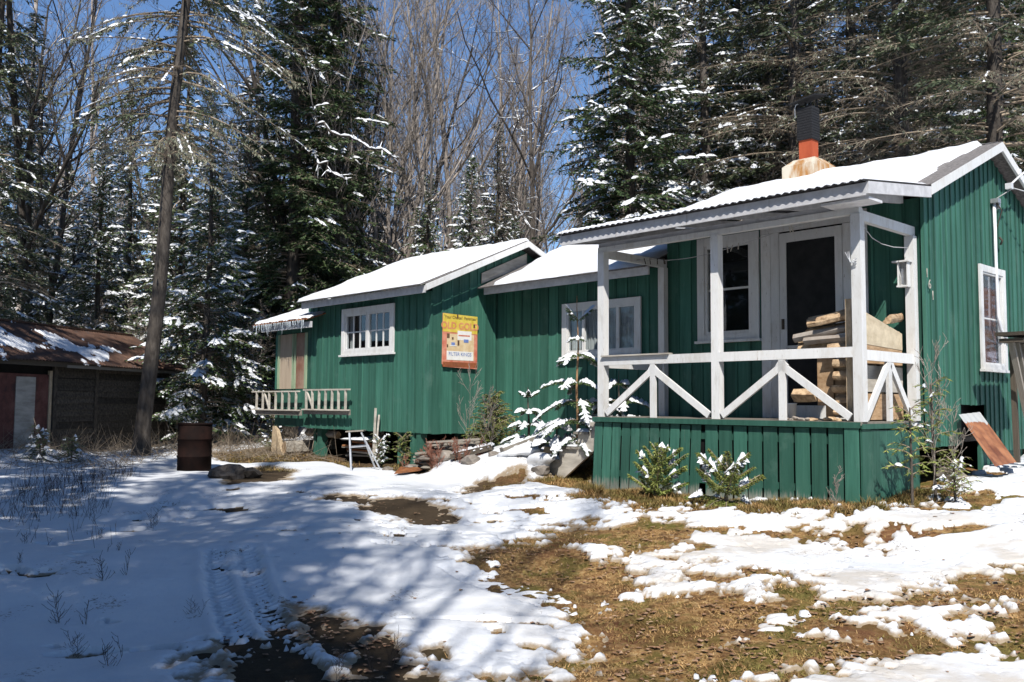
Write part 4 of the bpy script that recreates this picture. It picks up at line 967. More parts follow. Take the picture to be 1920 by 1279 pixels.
def bare_tree(seed, H, spread=.35, stems=1, r=.011, snow=.3, bm=None, twigs=1., z0=.25, upw=.28, fine=1., maxlev=None):
    rs = np.random.RandomState(seed); P0 = []; P1 = []; R0_ = []; R1_ = []; SN = []
    def grow(p, d, L, r0, lev, maxlev):
        n = (7, 6, 5, 4, 3)[lev]; r1 = r0 * (.35 if lev else .22); q = p; dd = d; pts = [p]; rs_ = [r0]
        for i in range(n):
            dd = unit(dd + rs.randn(3) * (.05, .10, .14, .18, .2)[lev] + np.array([0, 0, upw * (.10, .28, .3, .25, .1)[lev]]))
            q2 = q + dd * L / n; ra = r0 + (r1 - r0) * i / n; rb = r0 + (r1 - r0) * (i + 1) / n
            P0.append(q); P1.append(q2); R0_.append(ra); R1_.append(rb); q = q2; pts.append(q); rs_.append(rb)
        if lev >= maxlev: return
        nc = int((12, 8, 6, 4)[lev] * rs.uniform(.8, 1.25) * (twigs if lev > 1 else 1))
        for c in range(nc):
            f = (z0 if lev == 0 else .12) + (1 - (z0 if lev == 0 else .12)) * (c + rs.rand()) / nc; k = min(int(f * n), n - 1); u = f * n - k
            b = pts[k] * (1 - u) + pts[k + 1] * u; ax = unit(pts[k + 1] - pts[k]); s = unit(np.cross(ax, rs.randn(3)))
            an = rs.uniform(.35, .85) * (1 + spread); dn = unit(ax * math.cos(an) + s * math.sin(an))
            ln = L * (.42, .48, .5, .5)[lev] * rs.uniform(.6, 1.15) * (1.1 - f * .55)
            grow(b, dn, ln, max(.0022, (rs_[k]) * rs.uniform(.42, .62)), lev + 1, maxlev)
    for s in range(stems):
        a = rs.rand() * 6.28; sp = 0 if stems == 1 else rs.uniform(.08, .22)
        d = unit(np.array([math.cos(a) * sp, math.sin(a) * sp, 1.])); p = np.array([math.cos(a) * .15, math.sin(a) * .15, -.2]) * (stems > 1) + np.array([0, 0, -.2]) * (stems == 1)
        grow(p, d, H * rs.uniform(.8, 1.05) if s else H, H * r * rs.uniform(.7, 1.), 0, maxlev or (4 if fine > .9 else 3))
    P0 = np.array(P0); P1 = np.array(P1); R0_ = np.array(R0_); R1_ = np.array(R1_)
    thick = R0_ > .018
    tk = Acc(); V, F = tubes(P0[thick], P1[thick], R0_[thick], R1_[thick], 6); tk.add(V, F)
    br = Acc(); V, F = tubes(P0[~thick], P1[~thick], np.maximum(R0_[~thick], .0035), np.maximum(R1_[~thick], .0022), 3); br.add(V, F)
    sn = Acc(); D = P1 - P0; l = np.linalg.norm(D, axis=1); D = D / l[:, None]
    k = (np.abs(D[:, 2]) < .72) & (R0_ > .004) & (rs.rand(len(l)) < snow)
    if k.any():
        w = R0_[k] * 1.9 + .008; V, F = pillows(P0[k] + np.array([[0, 0, 1.]]) * R0_[k][:, None] * .6, D[k], l[k], w, w * .55, rs); sn.add(V, F)
    return [o for o in [('trunk', tk.mesh('trunk', bm or M_BARKL, True)), ('branches', br.mesh('branches', bm or M_BARKL)), ('snow', sn.mesh('snow', M_TSNOW))] if o[1]]
def plant_tree(parts, x, y, label, cat='tree', name='spruce_tree', s=1., rz=0., group=None, z=None, sz=None, tilt=(0, 0)):
    zz = float(gz(x, y)) if z is None else z
    root = bpy.data.objects.new(name, None)
    m = Matrix.Translation((x, y, zz)) @ Matrix.Rotation(tilt[0], 4, 'X') @ Matrix.Rotation(tilt[1], 4, 'Y') @ Matrix.Rotation(rz, 4, 'Z') @ Matrix.Diagonal((s, s, sz or s, 1))
    reg(root, m); tag(root, label, cat, group)
    for nm, me in parts:
        o = bpy.data.objects.new(nm, me); o.parent = root; COL.objects.link(o)
        if nm in ('snow', 'lichen', 'branches', 'crown'): o['kind'] = 'stuff'
    return root
TF = conifer(1, 15.5, 2.8, 1.0, 430, snow=.42, droop=.30, shape=.72, nmat=M_NEED, sw=.12, tw=.10, ll=.12, lw=.042)
TS = conifer(2, 19, 2.3, 2.2, 300, snow=.10, droop=.42, up=.05, shape=.62, nmat=M_NEEDD, gap=.35, sw=.07, tw=.11, ll=.13, lw=.045, dead=.18)
TM = conifer(3, 9, 2.1, .4, 270, frost=.5, snow=.60, droop=.30, shape=.85, nmat=M_NEED, sw=.10, tw=.09, ll=.095, lw=.036)
TN = conifer(8, 11.5, 1.9, .8, 270, frost=.45, snow=.48, droop=.34, shape=.8, nmat=M_NEEDD, sw=.11, tw=.10, ll=.12, lw=.04, dead=.2, gap=.2)
TD = conifer(4, 18, 3.3, 1.0, 330, snow=.06, droop=.34, up=.02, shape=.55, nmat=M_NEEDD, dead=.80, sw=.08, tw=.12, ll=.13, lw=.045, low=1, lich=.3)
TL = conifer(5, 17, 2.5, 5.6, 250, snow=.22, droop=.5, up=.02, shape=.45, nmat=M_NEEDD, dead=.62, sw=.09, lich=1.6, lean=(.0, 0), tr=.0088)
TT = conifer(9, 18.5, 2.25, 2.0, 440, snow=.14, droop=.38, up=.06, shape=.6, nmat=M_NEED, gap=.12, sw=.09, tw=.10, ll=.125, lw=.044, dead=.08, frost=.06)
TB1 = bare_tree(11, 15, stems=4, spread=-.10, r=.0062, snow=.10, upw=.42)
TB2 = bare_tree(12, 15, stems=1, spread=.0, r=.0075, snow=.12, upw=.36)
TB3 = bare_tree(13, 12, stems=1, spread=.30, r=.010, snow=.42, upw=.18, bm=M_BARK)
TB4 = bare_tree(14, 16, stems=2, spread=-.05, r=.010, snow=.22, upw=.3, bm=M_BARK)
def px(p, Y): return (p - 960) / 1710 * Y * 1.0
T_ = plant_tree
# the trees one can point to
T_(TL, -7.36, 18.25, 'old spruce with bare dark trunk in front of the rusty roofed shack', s=1.02, rz=.6, tilt=(0, .064))
T_(TF, px(1182, 21.5), 21.5, 'dense dark green fir with snow tipped branches left of the chimney', name='fir_tree', s=.98, rz=.4)
T_(TF, px(1390, 25), 25, 'snow dusted fir standing behind the porch roof', name='fir_tree', s=1.02, rz=2.4)
T_(TD, px(1500, 21.5), 21.5, 'brown twiggy spruce behind the black chimney top', s=1., rz=.2)
T_(TD, px(1700, 19.5), 19.5, 'scraggly spruce with dead brown branches above the main roof ridge', s=1.05, rz=2.0)
T_(TD, px(1880, 17.5), 17.5, 'scraggly spruce nearest the right edge beyond the gable peak', s=1., rz=3.6)
T_(TD, px(1790, 24), 24, 'tall dark spruce behind the scraggly ones at upper right', s=1.1, rz=5.)
T_(TS, px(1610, 24), 24, 'dark narrow spruce rising behind the chimney and roof snow', s=1.05, rz=1.)
T_(TF, px(1960, 21), 21, 'green fir poking in at the upper right corner', name='fir_tree', s=1., rz=1.9)
tall = T_(TT, px(545, 23.5), 23.5, 'tall dark spruce rising behind the left end of the cabin', s=1.0, rz=.1)
T_(TT, px(618, 24.6), 24.6, 'second tall dark spruce just right of the tallest one', s=1.02, rz=2.7)
T_(TM, px(385, 22), 22, 'pale snow covered spruce right of the leaning trunk', s=.98, rz=.9)
T_(TM, px(455, 24.5), 24.5, 'snowy young spruce beside the far end of the cabin', s=.9, rz=2.9)
T_(TN, px(335, 25), 25, 'taller frosted spruce behind the pale snow covered one', s=1., rz=4.)
T_(TM, px(180, 25), 25, 'snowy spruce behind the shack roof, left of the leaning trunk', s=.95, rz=5.)
T_(TN, px(232, 27), 27, 'slim frosted spruce between the shack and the leaning trunk', s=.95, rz=1.1)
T_(TN, px(40, 23), 23, 'dark spruce behind the left end of the shack roof', s=.95, rz=2.2)
T_(TS, px(-30, 21), 21, 'dark shaded spruce at the very left edge', s=.85, rz=.5)
T_(TN, px(470, 29), 29, 'frosted spruce left of the tall dark pair', s=1.25, rz=.3)
T_(TB4, px(95, 23.5), 23.5, 'forked bare tree with dark trunk above the shack', name='bare_tree', s=.98, rz=1.5)
T_(TB2, px(190, 29), 29, 'slender bare tree against the sky at upper left', name='bare_tree', s=1.05, rz=.4)
T_(TB2, px(15, 27), 27, 'bare tree at the upper left corner', name='bare_tree', s=1., rz=3.1)
T_(TB1, px(672, 25), 25, 'many stemmed bare tree rising behind the left cabin roof', name='bare_tree', s=1.05, rz=.7)
T_(TB1, px(735, 27), 27, 'clump of bare stems right of the nearest bare clump', name='bare_tree', s=1.1, rz=2.9)
T_(TB2, px(820, 29), 29, 'tall straight bare tree in the middle of the sky gap', name='bare_tree', s=1.15, rz=1.9)
T_(TB1, px(905, 31), 31, 'bare clump behind the small snowy spruce', name='bare_tree', s=1.1, rz=4.4)
T_(TB3, px(1005, 25), 25, 'crooked snow lined bare tree left of the dense fir', name='bare_tree', s=1.12, rz=1.0)
T_(TB3, px(1050, 20.5), 20.5, 'low twiggy bare tree behind the middle roof', name='bare_tree', s=.55, rz=2.0)
T_(TM, px(880, 26), 26, 'small snowy spruce above the left cabin roof peak', s=.86, rz=3.3)
T_(TM, px(965, 23), 23, 'short snow laden spruce behind the roof valley', s=.62, rz=1.3)
T_(TM, px(800, 25.5), 25.5, 'snow frosted spruce just behind the left cabin roof ridge', s=.80, rz=2.3)
T_(TN, px(930, 28), 28, 'frosted spruce between the small snowy one and the crooked bare tree', s=.80, rz=5.3)
T_(TM, px(700, 27.5), 27.5, 'half hidden frosted spruce behind the many stemmed bare tree', s=.78, rz=.3)
T_(TN, px(1325, 22.5), 22.5, 'frosted spruce with many small snow clumps right of the dense fir', s=1.35, rz=1.7)
T_(TN, px(1445, 23.5), 23.5, 'frosted spruce just left of the chimney', s=1.4, rz=3.7)
T_(TB3, px(1440, 22.5), 22.5, 'reddish twiggy bare tree left of the chimney', name='bare_tree', s=.72, rz=.3)
T_(TB3, px(1320, 21), 21, 'low bare shrub tree behind the snowy porch roof', name='bare_tree', s=.48, rz=4.1)
# trees further back, alike to the eye
rs = np.random.RandomState(21); PR = [(TN, 'spruce_tree'), (TS, 'spruce_tree'), (TM, 'spruce_tree'), (TF, 'fir_tree'), (TB2, 'bare_tree'), (TB1, 'bare_tree'), (TB4, 'bare_tree'), (TD, 'spruce_tree')]
spots = []
def far_tree(x, y, k, s):
    me, nm = PR[k]
    if nm == 'bare_tree': T_(me, x, y, 'one of the bare grey trees in the wood behind the clearing', name=nm, s=s, rz=rs.rand() * 6.28, group='bare trees in the wood behind')
    else: T_(me, x, y, 'one of the evergreens in the wood behind the clearing', name=nm, s=s, rz=rs.rand() * 6.28, group='evergreens in the wood behind')
cnt = 0
while cnt < 88:
    Y = 25 + 27 * rs.rand() ** .8; p = rs.uniform(-150, 2080); x = px(p, Y)
    if any((x - a) ** 2 + (Y - b) ** 2 < 2.2 ** 2 for a, b in spots): continue
    gapz = 600 < p < 1130
    if gapz: k = rs.choice([4, 4, 6, 4, 5, 2, 0]); s = rs.uniform(.8, 1.0) if k > 3 else rs.uniform(.5, .75)
    elif p < 560: k = rs.choice([0, 1, 2, 0, 6, 4, 5, 2]); s = {0: .85, 1: .52, 2: 1.05, 6: .9, 4: .85, 5: .85}[int(k)] * rs.uniform(.85, 1.12)
    else: k = rs.choice([0, 1, 3, 7, 7, 1, 3, 5]); s = rs.uniform(.95, 1.2)
    spots.append((x, Y)); far_tree(x, Y, k, s); cnt += 1
# low snowy growth filling the foot of the wood
UND = conifer(31, 3.6, 1.0, .1, 90, snow=.7, droop=.3, nmat=M_NEED, sw=.07, tw=.08, ll=.085, lw=.03)
UB = bare_tree(32, 3.4, stems=5, spread=.2, r=.006, snow=.35, fine=.5, twigs=1.3)
for i in range(70):
    Y = rs.uniform(22.5, 33); p = rs.uniform(-120, 1050) if i % 4 else rs.uniform(1050, 2000); x = px(p, Y)
    if i % 5 < 2: T_(UND, x, Y, 'one of the young snowy spruces under the trees behind', name='young_spruce', s=rs.uniform(.5, 1.15), rz=rs.rand() * 6, group='young spruces under the trees')
    else: T_(UB, x, Y, 'one of the leafless bushes under the trees behind', cat='bush', name='bare_bush', s=rs.uniform(.5, 1.1), rz=rs.rand() * 6, group='leafless bushes under the trees')
# far-off wood, one mass
def far_wood():
    rs = np.random.RandomState(77); A = Acc(); W_ = Acc()
    for i in range(150):
        a = rs.uniform(-1.0, 1.05); d = rs.uniform(52, 85); x = d * math.sin(a) ; y = d * math.cos(a); z = float(gz(x, y)); H = rs.uniform(11, 18)
        if rs.rand() < .5:
            n = 520; f = rs.rand(n) ** .8; zz = z + H * (.06 + .94 * f); r = H * .17 * (1 - f) ** .8 * rs.uniform(.3, 1, n); az = rs.rand(n) * 6.28
            P = np.stack([x + r * np.cos(az) * .3, y + r * np.sin(az) * .3, zz], 1); D = unit(np.stack([np.cos(az), np.sin(az), -.35 + 0 * az], 1))
            V, F = diamonds(P, D, unit(np.array([[0, 0, 1.]]) + rs.randn(n, 3) * .6), r * .9 + .25, np.full(n, .34)); A.add(V, F)
        else:
            n = 130; f = rs.rand(n); P = np.stack([x + rs.randn(n) * .2, y + rs.randn(n) * .2, z + H * (.15 + .7 * f)], 1); D = unit(np.stack([rs.randn(n) * .5, rs.randn(n) * .5, 1.0 + rs.rand(n)], 1)); l = rs.uniform(1.5, 4.2, n)
            V, F = tubes(P, P + D * l[:, None], np.full(n, .03), np.full(n, .008), 3); W_.add(V, F)
        V, F = tubes([(x, y, z)], [(x, y, z + H * .95)], [.16], [.03], 4); W_.add(V, F)
    o = reg(bpy.data.objects.new('far_evergreens', A.mesh('far_evergreens', M_NEEDD)), Matrix.Identity(4)); tag(o, 'dark evergreen mass of the far wood seen through the trees', 'wood', kind='stuff')
    o = reg(bpy.data.objects.new('far_bare_wood', W_.mesh('far_bare_wood', M_BARKL)), Matrix.Identity(4)); tag(o, 'grey leafless trunks and twigs of the far wood', 'wood', kind='stuff')
far_wood()
# the trees that stand round the clearing and shade the drive
G2 = 'trees on the near side of the clearing'
for (x, y, tr_, s, rz) in ((-1.9, -3.2, TN, 1.35, .2), (-3.6, -5.5, TS, 1.0, 1.7), (-5.0, -1.2, TN, 1.25, 3.0), (-2.6, -9.5, TS, 1.2, 4.), (-6.2, 3.6, TN, 1.4, .6), (-4.4, 2.0, TS, .92, 2.6), (-2.7, -.6, TS, .9, 5.6), (-.9, -1.4, TB1, 1.15, 2.), (-7.7, 7.2, TS, .95, 4.), (-9.4, 9.6, TS, .9, 5.), (-10.8, 11.9, TN, 1.4, 2.), (-12.6, 14.5, TS, .8, 3.2),
                          (-9, .5, TS, 1., 3.2), (-12.5, 4.5, TF, 1.1, 1.2), (-16, 9, TF, 1.2, 1.), (-8.2, -5, TF, 1.1, 1.), (8.8, 4.4, TB3, .95, 1.2), (12., 8, TB4, .8, .3), (-13.2, 6.5, TT, .95, .3), (-11.6, 8.8, TT, .95, 1.3), (13, 1, TF, 1.1, 2.), (9, -8, TF, 1.1, .5), (3.5, -19, TF, 1.1, .5), (-5.5, -12, TN, 1.2, .5), (-.4, -12.5, TS, 1., 2.2), (15, -6, TS, 1., .5), (7, -16, TN, 1.2, .1)):
    nm = 'bare_tree' if tr_ in (TB3, TB4) else 'spruce_tree'
    T_(tr_, x, y, 'one of the trees around the near side of the clearing', name=nm, s=s, rz=rz, group=G2)

# long snow lined dead limbs reaching out of the tall dark spruce
def limb(root, pts, r, seed):
    rs = np.random.RandomState(seed); P = np.array(pts, float); t = np.linspace(0, 1, 15); tt = np.linspace(0, 1, len(P))
    Q = np.stack([np.interp(t, tt, P[:, k]) for k in range(3)], 1) + rs.randn(15, 3) * .05; m = Vector(root.location)
    a = Acc(); rr = r * (1 - .75 * t); V, F = tubes(Q[:-1], Q[1:], rr[:-1], rr[1:], 5); a.add(V, F)
    k = rs.randint(0, 14, 34); f = rs.rand(34)[:, None]; p = Q[k] * (1 - f) + Q[k + 1] * f; D = unit((Q[k + 1] - Q[k]) * 1.5 + rs.randn(34, 3) * .35); l = rs.uniform(.2, .7, 34)
    V, F = tubes(p, p + D * l[:, None], np.full(34, .008), np.full(34, .003), 3); a.add(V, F)
    o = mk('limb', np.concatenate(a.V), np.concatenate(a.F).astype(np.int32), M_BARK, root)
    d = Q[1:] - Q[:-1]; L = np.linalg.norm(d, axis=1); b = Acc(); V, F = pillows(Q[:-1] + np.array([[0, 0, r * .6]]), unit(d), L * 1.1, rs.uniform(.05, .11, 14), rs.uniform(.03, .06, 14), rs); b.add(V, F)
    g = rs.rand(34) < .6; V, F = pillows(p[g], D[g], l[g] * .7, np.full(g.sum(), .024), np.full(g.sum(), .014), rs); b.add(V, F)
    mk('snow', np.concatenate(b.V), np.concatenate(b.F).astype(np.int32), M_TSNOW, o)['kind'] = 'stuff'
def AT(p, q, Y): return ((p - 960) / 1710 * Y, Y, 1.6 + (757 - q) / 1710 * Y)
limb(tall, [AT(540, 190, 23.4), AT(610, 236, 22.4), AT(680, 268, 21.8), AT(740, 292, 21.5)], .045, 1)
limb(tall, [AT(545, 70, 23.4), AT(600, 150, 22.6), AT(500, 150, 22.6)][:2], .04, 2)
limb(tall, [AT(548, 40, 23.4), AT(500, 20, 22.5), AT(440, 10, 22)], .04, 3)
limb(tall, [AT(545, 250, 23.4), AT(590, 300, 22.6), AT(650, 345, 22.2)], .035, 4)
limb(tall, [AT(545, 120, 23.4), AT(470, 90, 22.6), AT(400, 60, 22.4)], .035, 5)
def laden(seed, H, levels, nmat=M_NEED, bark=None, w=.062, sp=1., dens=620, nl=.05):
    """young spruce with whorls of branches bent under snow; levels = (height, length, count, rise)"""
    rs = np.random.RandomState(seed); fol = Acc(); sn = Acc(); wd = Acc(); tk = Acc()
    z = np.linspace(-.1, H, 14); P = np.stack([.012 * np.sin(z * 5), .012 * np.cos(z * 4), z], 1); rr = .024 * (1 - z.clip(0) / H) + .004; V, F = tubes(P[:-1], P[1:], rr[:-1], rr[1:], 7); tk.add(V, F)
    for (h, L0, n, up) in levels:
        ph = rs.rand() * 6
        for k in range(n):
            az = ph + k * 6.283 / n + rs.uniform(-.25, .25); L = L0 * rs.uniform(.75, 1.15); d = np.array([math.cos(az), math.sin(az), 0]); pr = np.array([-d[1], d[0], 0]); dr = rs.uniform(.35, .75) * (up < .5)
            def pt(t): t = np.asarray(t, float)[..., None]; return np.array([0, 0, h]) + d * L * t + np.array([0, 0, 1.]) * L * (up * t - dr * t * t)
            t = np.linspace(0, 1, 7); Q = pt(t); V, F = tubes(Q[:-1], Q[1:], np.full(6, .007), np.full(6, .004), 4); wd.add(V, F)
            m = int(L * dens); tt = rs.uniform(.12, 1.03, m); p = pt(tt); sd = rs.choice([-1, 1], m)[:, None]; off = rs.uniform(0, 1, m) * .33 * L * (1.1 - tt)
            p = p + pr * sd * off[:, None] + np.array([[0, 0, -1.]]) * (off * .25)[:, None]
            V, F = diamonds(p, unit(d * .8 + pr * sd * .7 + rs.randn(m, 3) * .4 + np.array([[0, 0, -.3]])), unit(np.array([[0, 0, 1.]]) + rs.randn(m, 3) * .7), nl * rs.uniform(.6, 1.2, m), nl * rs.uniform(.2, .32, m)); fol.add(V, F)
            if rs.rand() > sp: continue
            a0 = rs.uniform(.15, .4) if sp > .5 else rs.uniform(.35, .75); t = np.linspace(a0, 1.02 if sp > .5 else a0 + .22, max(3, int(L / .07))); Q = pt(t); D = Q[1:] - Q[:-1]; l = np.linalg.norm(D, axis=1); n_ = len(l)
            Q2 = Q[:-1] + np.array([[0, 0, .012]]); ww = w * rs.uniform(.75, 1.5, n_) * np.interp(t[:-1], [0, .5, 1], [.6, 1.15, .8])
            V, F = pillows(Q2, unit(D), l * 1.7, ww, ww * .5, rs); sn.add(V, F)
            for s in (-1, 1):
                g = rs.rand(n_) < .6; c = int(g.sum())
                if c: V, F = pillows(Q2[g], unit(d * .7 + pr * s * .8 + np.zeros((c, 3)) + np.array([[0, 0, -.35]])), rs.uniform(.07, .16, c) * (L / .5) ** .5, np.full(c, w * .6), np.full(c, w * .32), rs); sn.add(V, F)
    return [('trunk', tk.mesh('trunk', bark or M_BARK, True)), ('branches', wd.mesh('branches', M_TWIG)), ('crown', fol.mesh('crown', nmat)), ('snow', sn.mesh('snow', M_TSNOW, True))]
# ------------------------------------------------------------------ shack at the left
def Sp(s, d, h): return Vector((-9.84 + .2195 * s + .9756 * d, 17.07 + .9756 * s - .2195 * d, h))
SROT = Matrix(((.2195, .9756, 0, 0), (.9756, -.2195, 0, 0), (0, 0, -1, 0), (0, 0, 0, 1)))
shack = empty('shack', Sp(1.5, 0, .55), 'low dark wooden shack with a rusty corrugated roof at the left edge', 'shack')
def sbox(n, s0, s1, d0, d1, h0, h1, m, parent=shack):
    c = Sp((s0 + s1) / 2, (d0 + d1) / 2, (h0 + h1) / 2)
    return reg(bpy.data.objects.new(n, cube_mesh(m)), Matrix.Translation(c) @ SROT @ Matrix.Diagonal((abs(s1 - s0), abs(d1 - d0), abs(h1 - h0), 1)), parent)
sw_ = prism('wall', [Sp(-3, -.03, .35), Sp(5.75, -.03, .35), Sp(5.75, -.03, 2.42), Sp(-3, -.03, 2.42)], Sp(0, -.06, 0) - Sp(0, 0, 0), M_DARK, shack)
rnd = random.Random(5)
for k in range(14):
    for (s0, s1) in ((1.84, 3.05), (3.07, 5.72), (-3, .10)):
        h = .48 + k * .132; e0, e1 = rnd.uniform(-.01, .01), rnd.uniform(-.01, .01)
        prism('board', [Sp(s0, .03, h + e0), Sp(s1, .03, h + e1), Sp(s1, .0, h + .135 + e1), Sp(s0, .0, h + .135 + e0)], Sp(0, .018, 0) - Sp(0, 0, 0), M_DARKW, sw_)
for s in (1.74, 3.02, 5.68): sbox('post', s, s + .1, .0, .062, .42, 2.35, M_DARKW)
sbox('sill_beam', -3, 5.75, -.02, .055, .40, .50, M_DARKW)
sd = prism('door', [Sp(.30, .0, .60), Sp(1.62, .0, .60), Sp(1.62, .0, 2.12), Sp(.30, .0, 2.12)], Sp(0, .03, 0) - Sp(0, 0, 0), rust_mat('dull_red_door', (.13, .05, .04), (.22, .10, .08), (.05, .03, .03)), shack)
sbox('panel', .72, 1.24, .031, .045, .62, 2.06, M_SHEET, sd); sbox('trim', 1.62, 1.70, .0, .05, .55, 2.2, M_WOODT, sd); sbox('trim', .3, 1.62, .031, .05, .60, .66, M_WOOD, sd)
sbox('fascia', -3, 5.9, .27, .30, 2.28, 2.38, M_DARKW); sbox('trim', 1.8, 5.9, .301, .315, 2.27, 2.33, M_WOOD)
n = 560; V = []
for (d, h) in ((.40, 2.37), (-1.25, 3.27)):
    for i in range(n + 1):
        s = -3 + 9.05 * i / n; V.append(Sp(s, d, h + .013 * math.sin(s * 2 * math.pi / .09) + (.02 * math.sin(s * 1.2) if d > 0 else 0)))
F = [(i, i + 1, n + 2 + i, n + 1 + i) for i in range(n)]
M_SHR = rust_mat('shade_dimmed_brown_grey_rust', (.085, .045, .030), (.16, .095, .065), (.055, .046, .043)); srf = mk('roof', V, F, M_SHR, shack, smooth=True)  # dull brown-grey rust, its colour darkened further to stand in for shade
prism('roof', [Sp(-3, -1.26, 3.26), Sp(6.05, -1.26, 3.26), Sp(6.05, -3.1, 2.3), Sp(-3, -3.1, 2.3)], Vector((0, 0, -.02)), M_SHR, shack)
sbox('ridge_cap', -3, 6.05, -1.33, -1.18, 3.255, 3.295, M_SHR)
prism('gable', [Sp(5.75, .0, .4), Sp(5.75, -2.9, .4), Sp(5.75, -2.9, 2.4), Sp(5.75, -1.25, 3.2), Sp(5.75, .0, 2.45)], Sp(.04, 0, 0) - Sp(0, 0, 0), M_DARKW, shack)
A, t = np.meshgrid(np.linspace(-2.5, 5.6, 330), np.linspace(0, 1, 44))
k = fbm(A * .9, t * 1.9, 2.2, 5, 91) * 1.5 + .02 - np.abs(t - .38) * 1.6 - .28 * np.clip(A - 2.2, 0, 9) + .35 * np.sin(A * 2 * np.pi / .09) * (t > .3)
th = np.where(k > 0, np.clip(k / .1, 0, 1) * .035, -.03); d = .40 - 1.65 * t; h = 2.37 + .90 * t + .013 * np.sin(A * 2 * np.pi / .09) + .02 * np.sin(A * 1.2) * (1 - t) + th
V = np.stack([-9.84 + .2195 * A + .9756 * d, 17.07 + .9756 * A - .2195 * d, h], -1).reshape(-1, 3)
idx = np.arange(A.size).reshape(A.shape); F = np.stack([idx[:-1, :-1], idx[:-1, 1:], idx[1:, 1:], idx[1:, :-1]], -1).reshape(-1, 4); F = F[th.ravel()[F].max(1) > 0]
u_, inv = np.unique(F, return_inverse=True)
o = mk('roof_snow', V[u_], inv.reshape(F.shape).astype(np.int32), M_SNOW, shack, smooth=True); o['kind'] = 'stuff'

# ------------------------------------------------------------------ barrel
def lathe(name, prof, c, mat, parent=None, n=28):
    V = []; F = []
    for r, z in prof:
        for k in range(n): a = 2 * math.pi * k / n; V.append((c[0] + r * math.cos(a), c[1] + r * math.sin(a), c[2] + z))
    for i in range(len(prof) - 1):
        for k in range(n): F.append((i * n + k, i * n + (k + 1) % n, (i + 1) * n + (k + 1) % n, (i + 1) * n + k))
    return mk(name, V, F, mat, parent, smooth=True)
bc = (-5.52, 16.0, float(gz(-5.52, 16.0)) - .02)
barrel = empty('barrel', bc, 'rusty dark brown steel drum standing on the snow beside the drive', 'barrel')
body = lathe('body', [(.0, .01), (.285, .01), (.285, .30), (.297, .31), (.297, .325), (.285, .335), (.285, .60), (.297, .61), (.297, .625), (.285, .635), (.285, .87), (.279, .87), (.275, .05), (0, .04)], bc, M_RUSTD, barrel)
lathe('rim', [(.283, .862), (.295, .862), (.298, .875), (.293, .888), (.280, .888), (.276, .875)], bc, M_RUSTD, barrel)
# ------------------------------------------------------------------ tin sign on the left gable (flat print)
def flat(name, c1, c2, sc=9): return simple(name, c1, c2, (sc, sc, sc), rnd=None, bump=0, rough=.5)
M_SY = flat('sign_yellow', (.60, .44, .05), (.74, .58, .12)); M_SR = flat('sign_red', (.52, .13, .08), (.68, .30, .20)); M_SC = flat('sign_cream', (.62, .44, .24), (.74, .60, .38)); M_SW = flat('sign_white', (.74, .72, .66), (.82, .80, .76))
M_SI = flat('sign_dark_ink', (.10, .06, .04), (.16, .09, .05)); M_SB = flat('sign_blue', (.10, .16, .40), (.2, .28, .55)); M_SRU = rust_mat('sign_rust', (.30, .09, .035), (.45, .18, .08), (.16, .06, .03)); M_SP = flat('sign_faded_red', (.60, .22, .10), (.72, .34, .16))
SA = 7.527
def q_(name, b0, b1, h0, h1, lay, mat, parent, k=0.):
    d = SA - .0012 * lay
    P = [B(d, b0, h0), B(d, b1, h0 + k), B(d, b1, h1 + k), B(d, b0, h1)]
    return prism(name, P, B(-.0008, 0, 0) - B(0, 0, 0), mat, parent)
sign = empty('tin_sign', B(SA, .6, 2.22), 'weathered yellow and red tin cigarette sign nailed to the green left gable', 'sign')
prism('panel', [B(SA, .20, 2.27), B(SA, .26, 2.22), B(SA, 1.0, 2.20), B(SA, 1.0, 3.13), B(SA, .21, 3.15)], B(.006, 0, 0) - B(0, 0, 0), M_SR, sign)
q_('header', .213, .998, 2.83, 3.145, 1, M_SY, sign, -.012)
q_('rust_edge', .215, .998, 2.222, 2.31, 1, M_SRU, sign)
q_('picture', .30, .92, 2.34, 2.80, 2, M_SC, sign); q_('pack_label', .54, .86, 2.70, 2.86, 3, M_SW, sign); q_('banner', .30, .90, 2.345, 2.50, 3, M_SW, sign)
q_('red_strip', .56, .82, 2.765, 2.79, 4, M_SR, sign)
for b0, b1, h0, h1, m in ((.40, .48, 2.60, 2.65, M_SB), (.37, .52, 2.585, 2.60, M_SW), (.30, .36, 2.72, 2.80, M_SI), (.41, .45, 2.70, 2.74, M_SI), (.68, .79, 2.66, 2.715, M_SB), (.54, .58, 2.60, 2.69, M_SI), (.30, .33, 2.56, 2.61, M_SI), (.90, .94, 2.93, 2.99, M_SI), (.52, .55, 3.08, 3.14, M_SI)):
    q_('print', b0, b1, h0, h1, 5, m, sign)
def sgt(s, b, h, size, mat, lay=6, bold=0.):
    m = Mg.copy(); m.translation = B(SA - .0012 * lay, b, h); return text('lettering', s, size, m, mat, sign, .0004, bold)
sgt('OLD GOLD', .60, 2.935, .165, M_SP, 3, .006); sgt('FILTER KINGS', .60, 2.445, .085, M_SB, 6); sgt('Your Choice!  Favorites', .60, 3.085, .072, M_SI, 6)
for (b, h) in ((.24, 3.11), (.97, 3.09), (.24, 2.27), (.97, 2.25)): q_('nail', b, b + .012, h, h + .012, 7, M_PIN, sign)

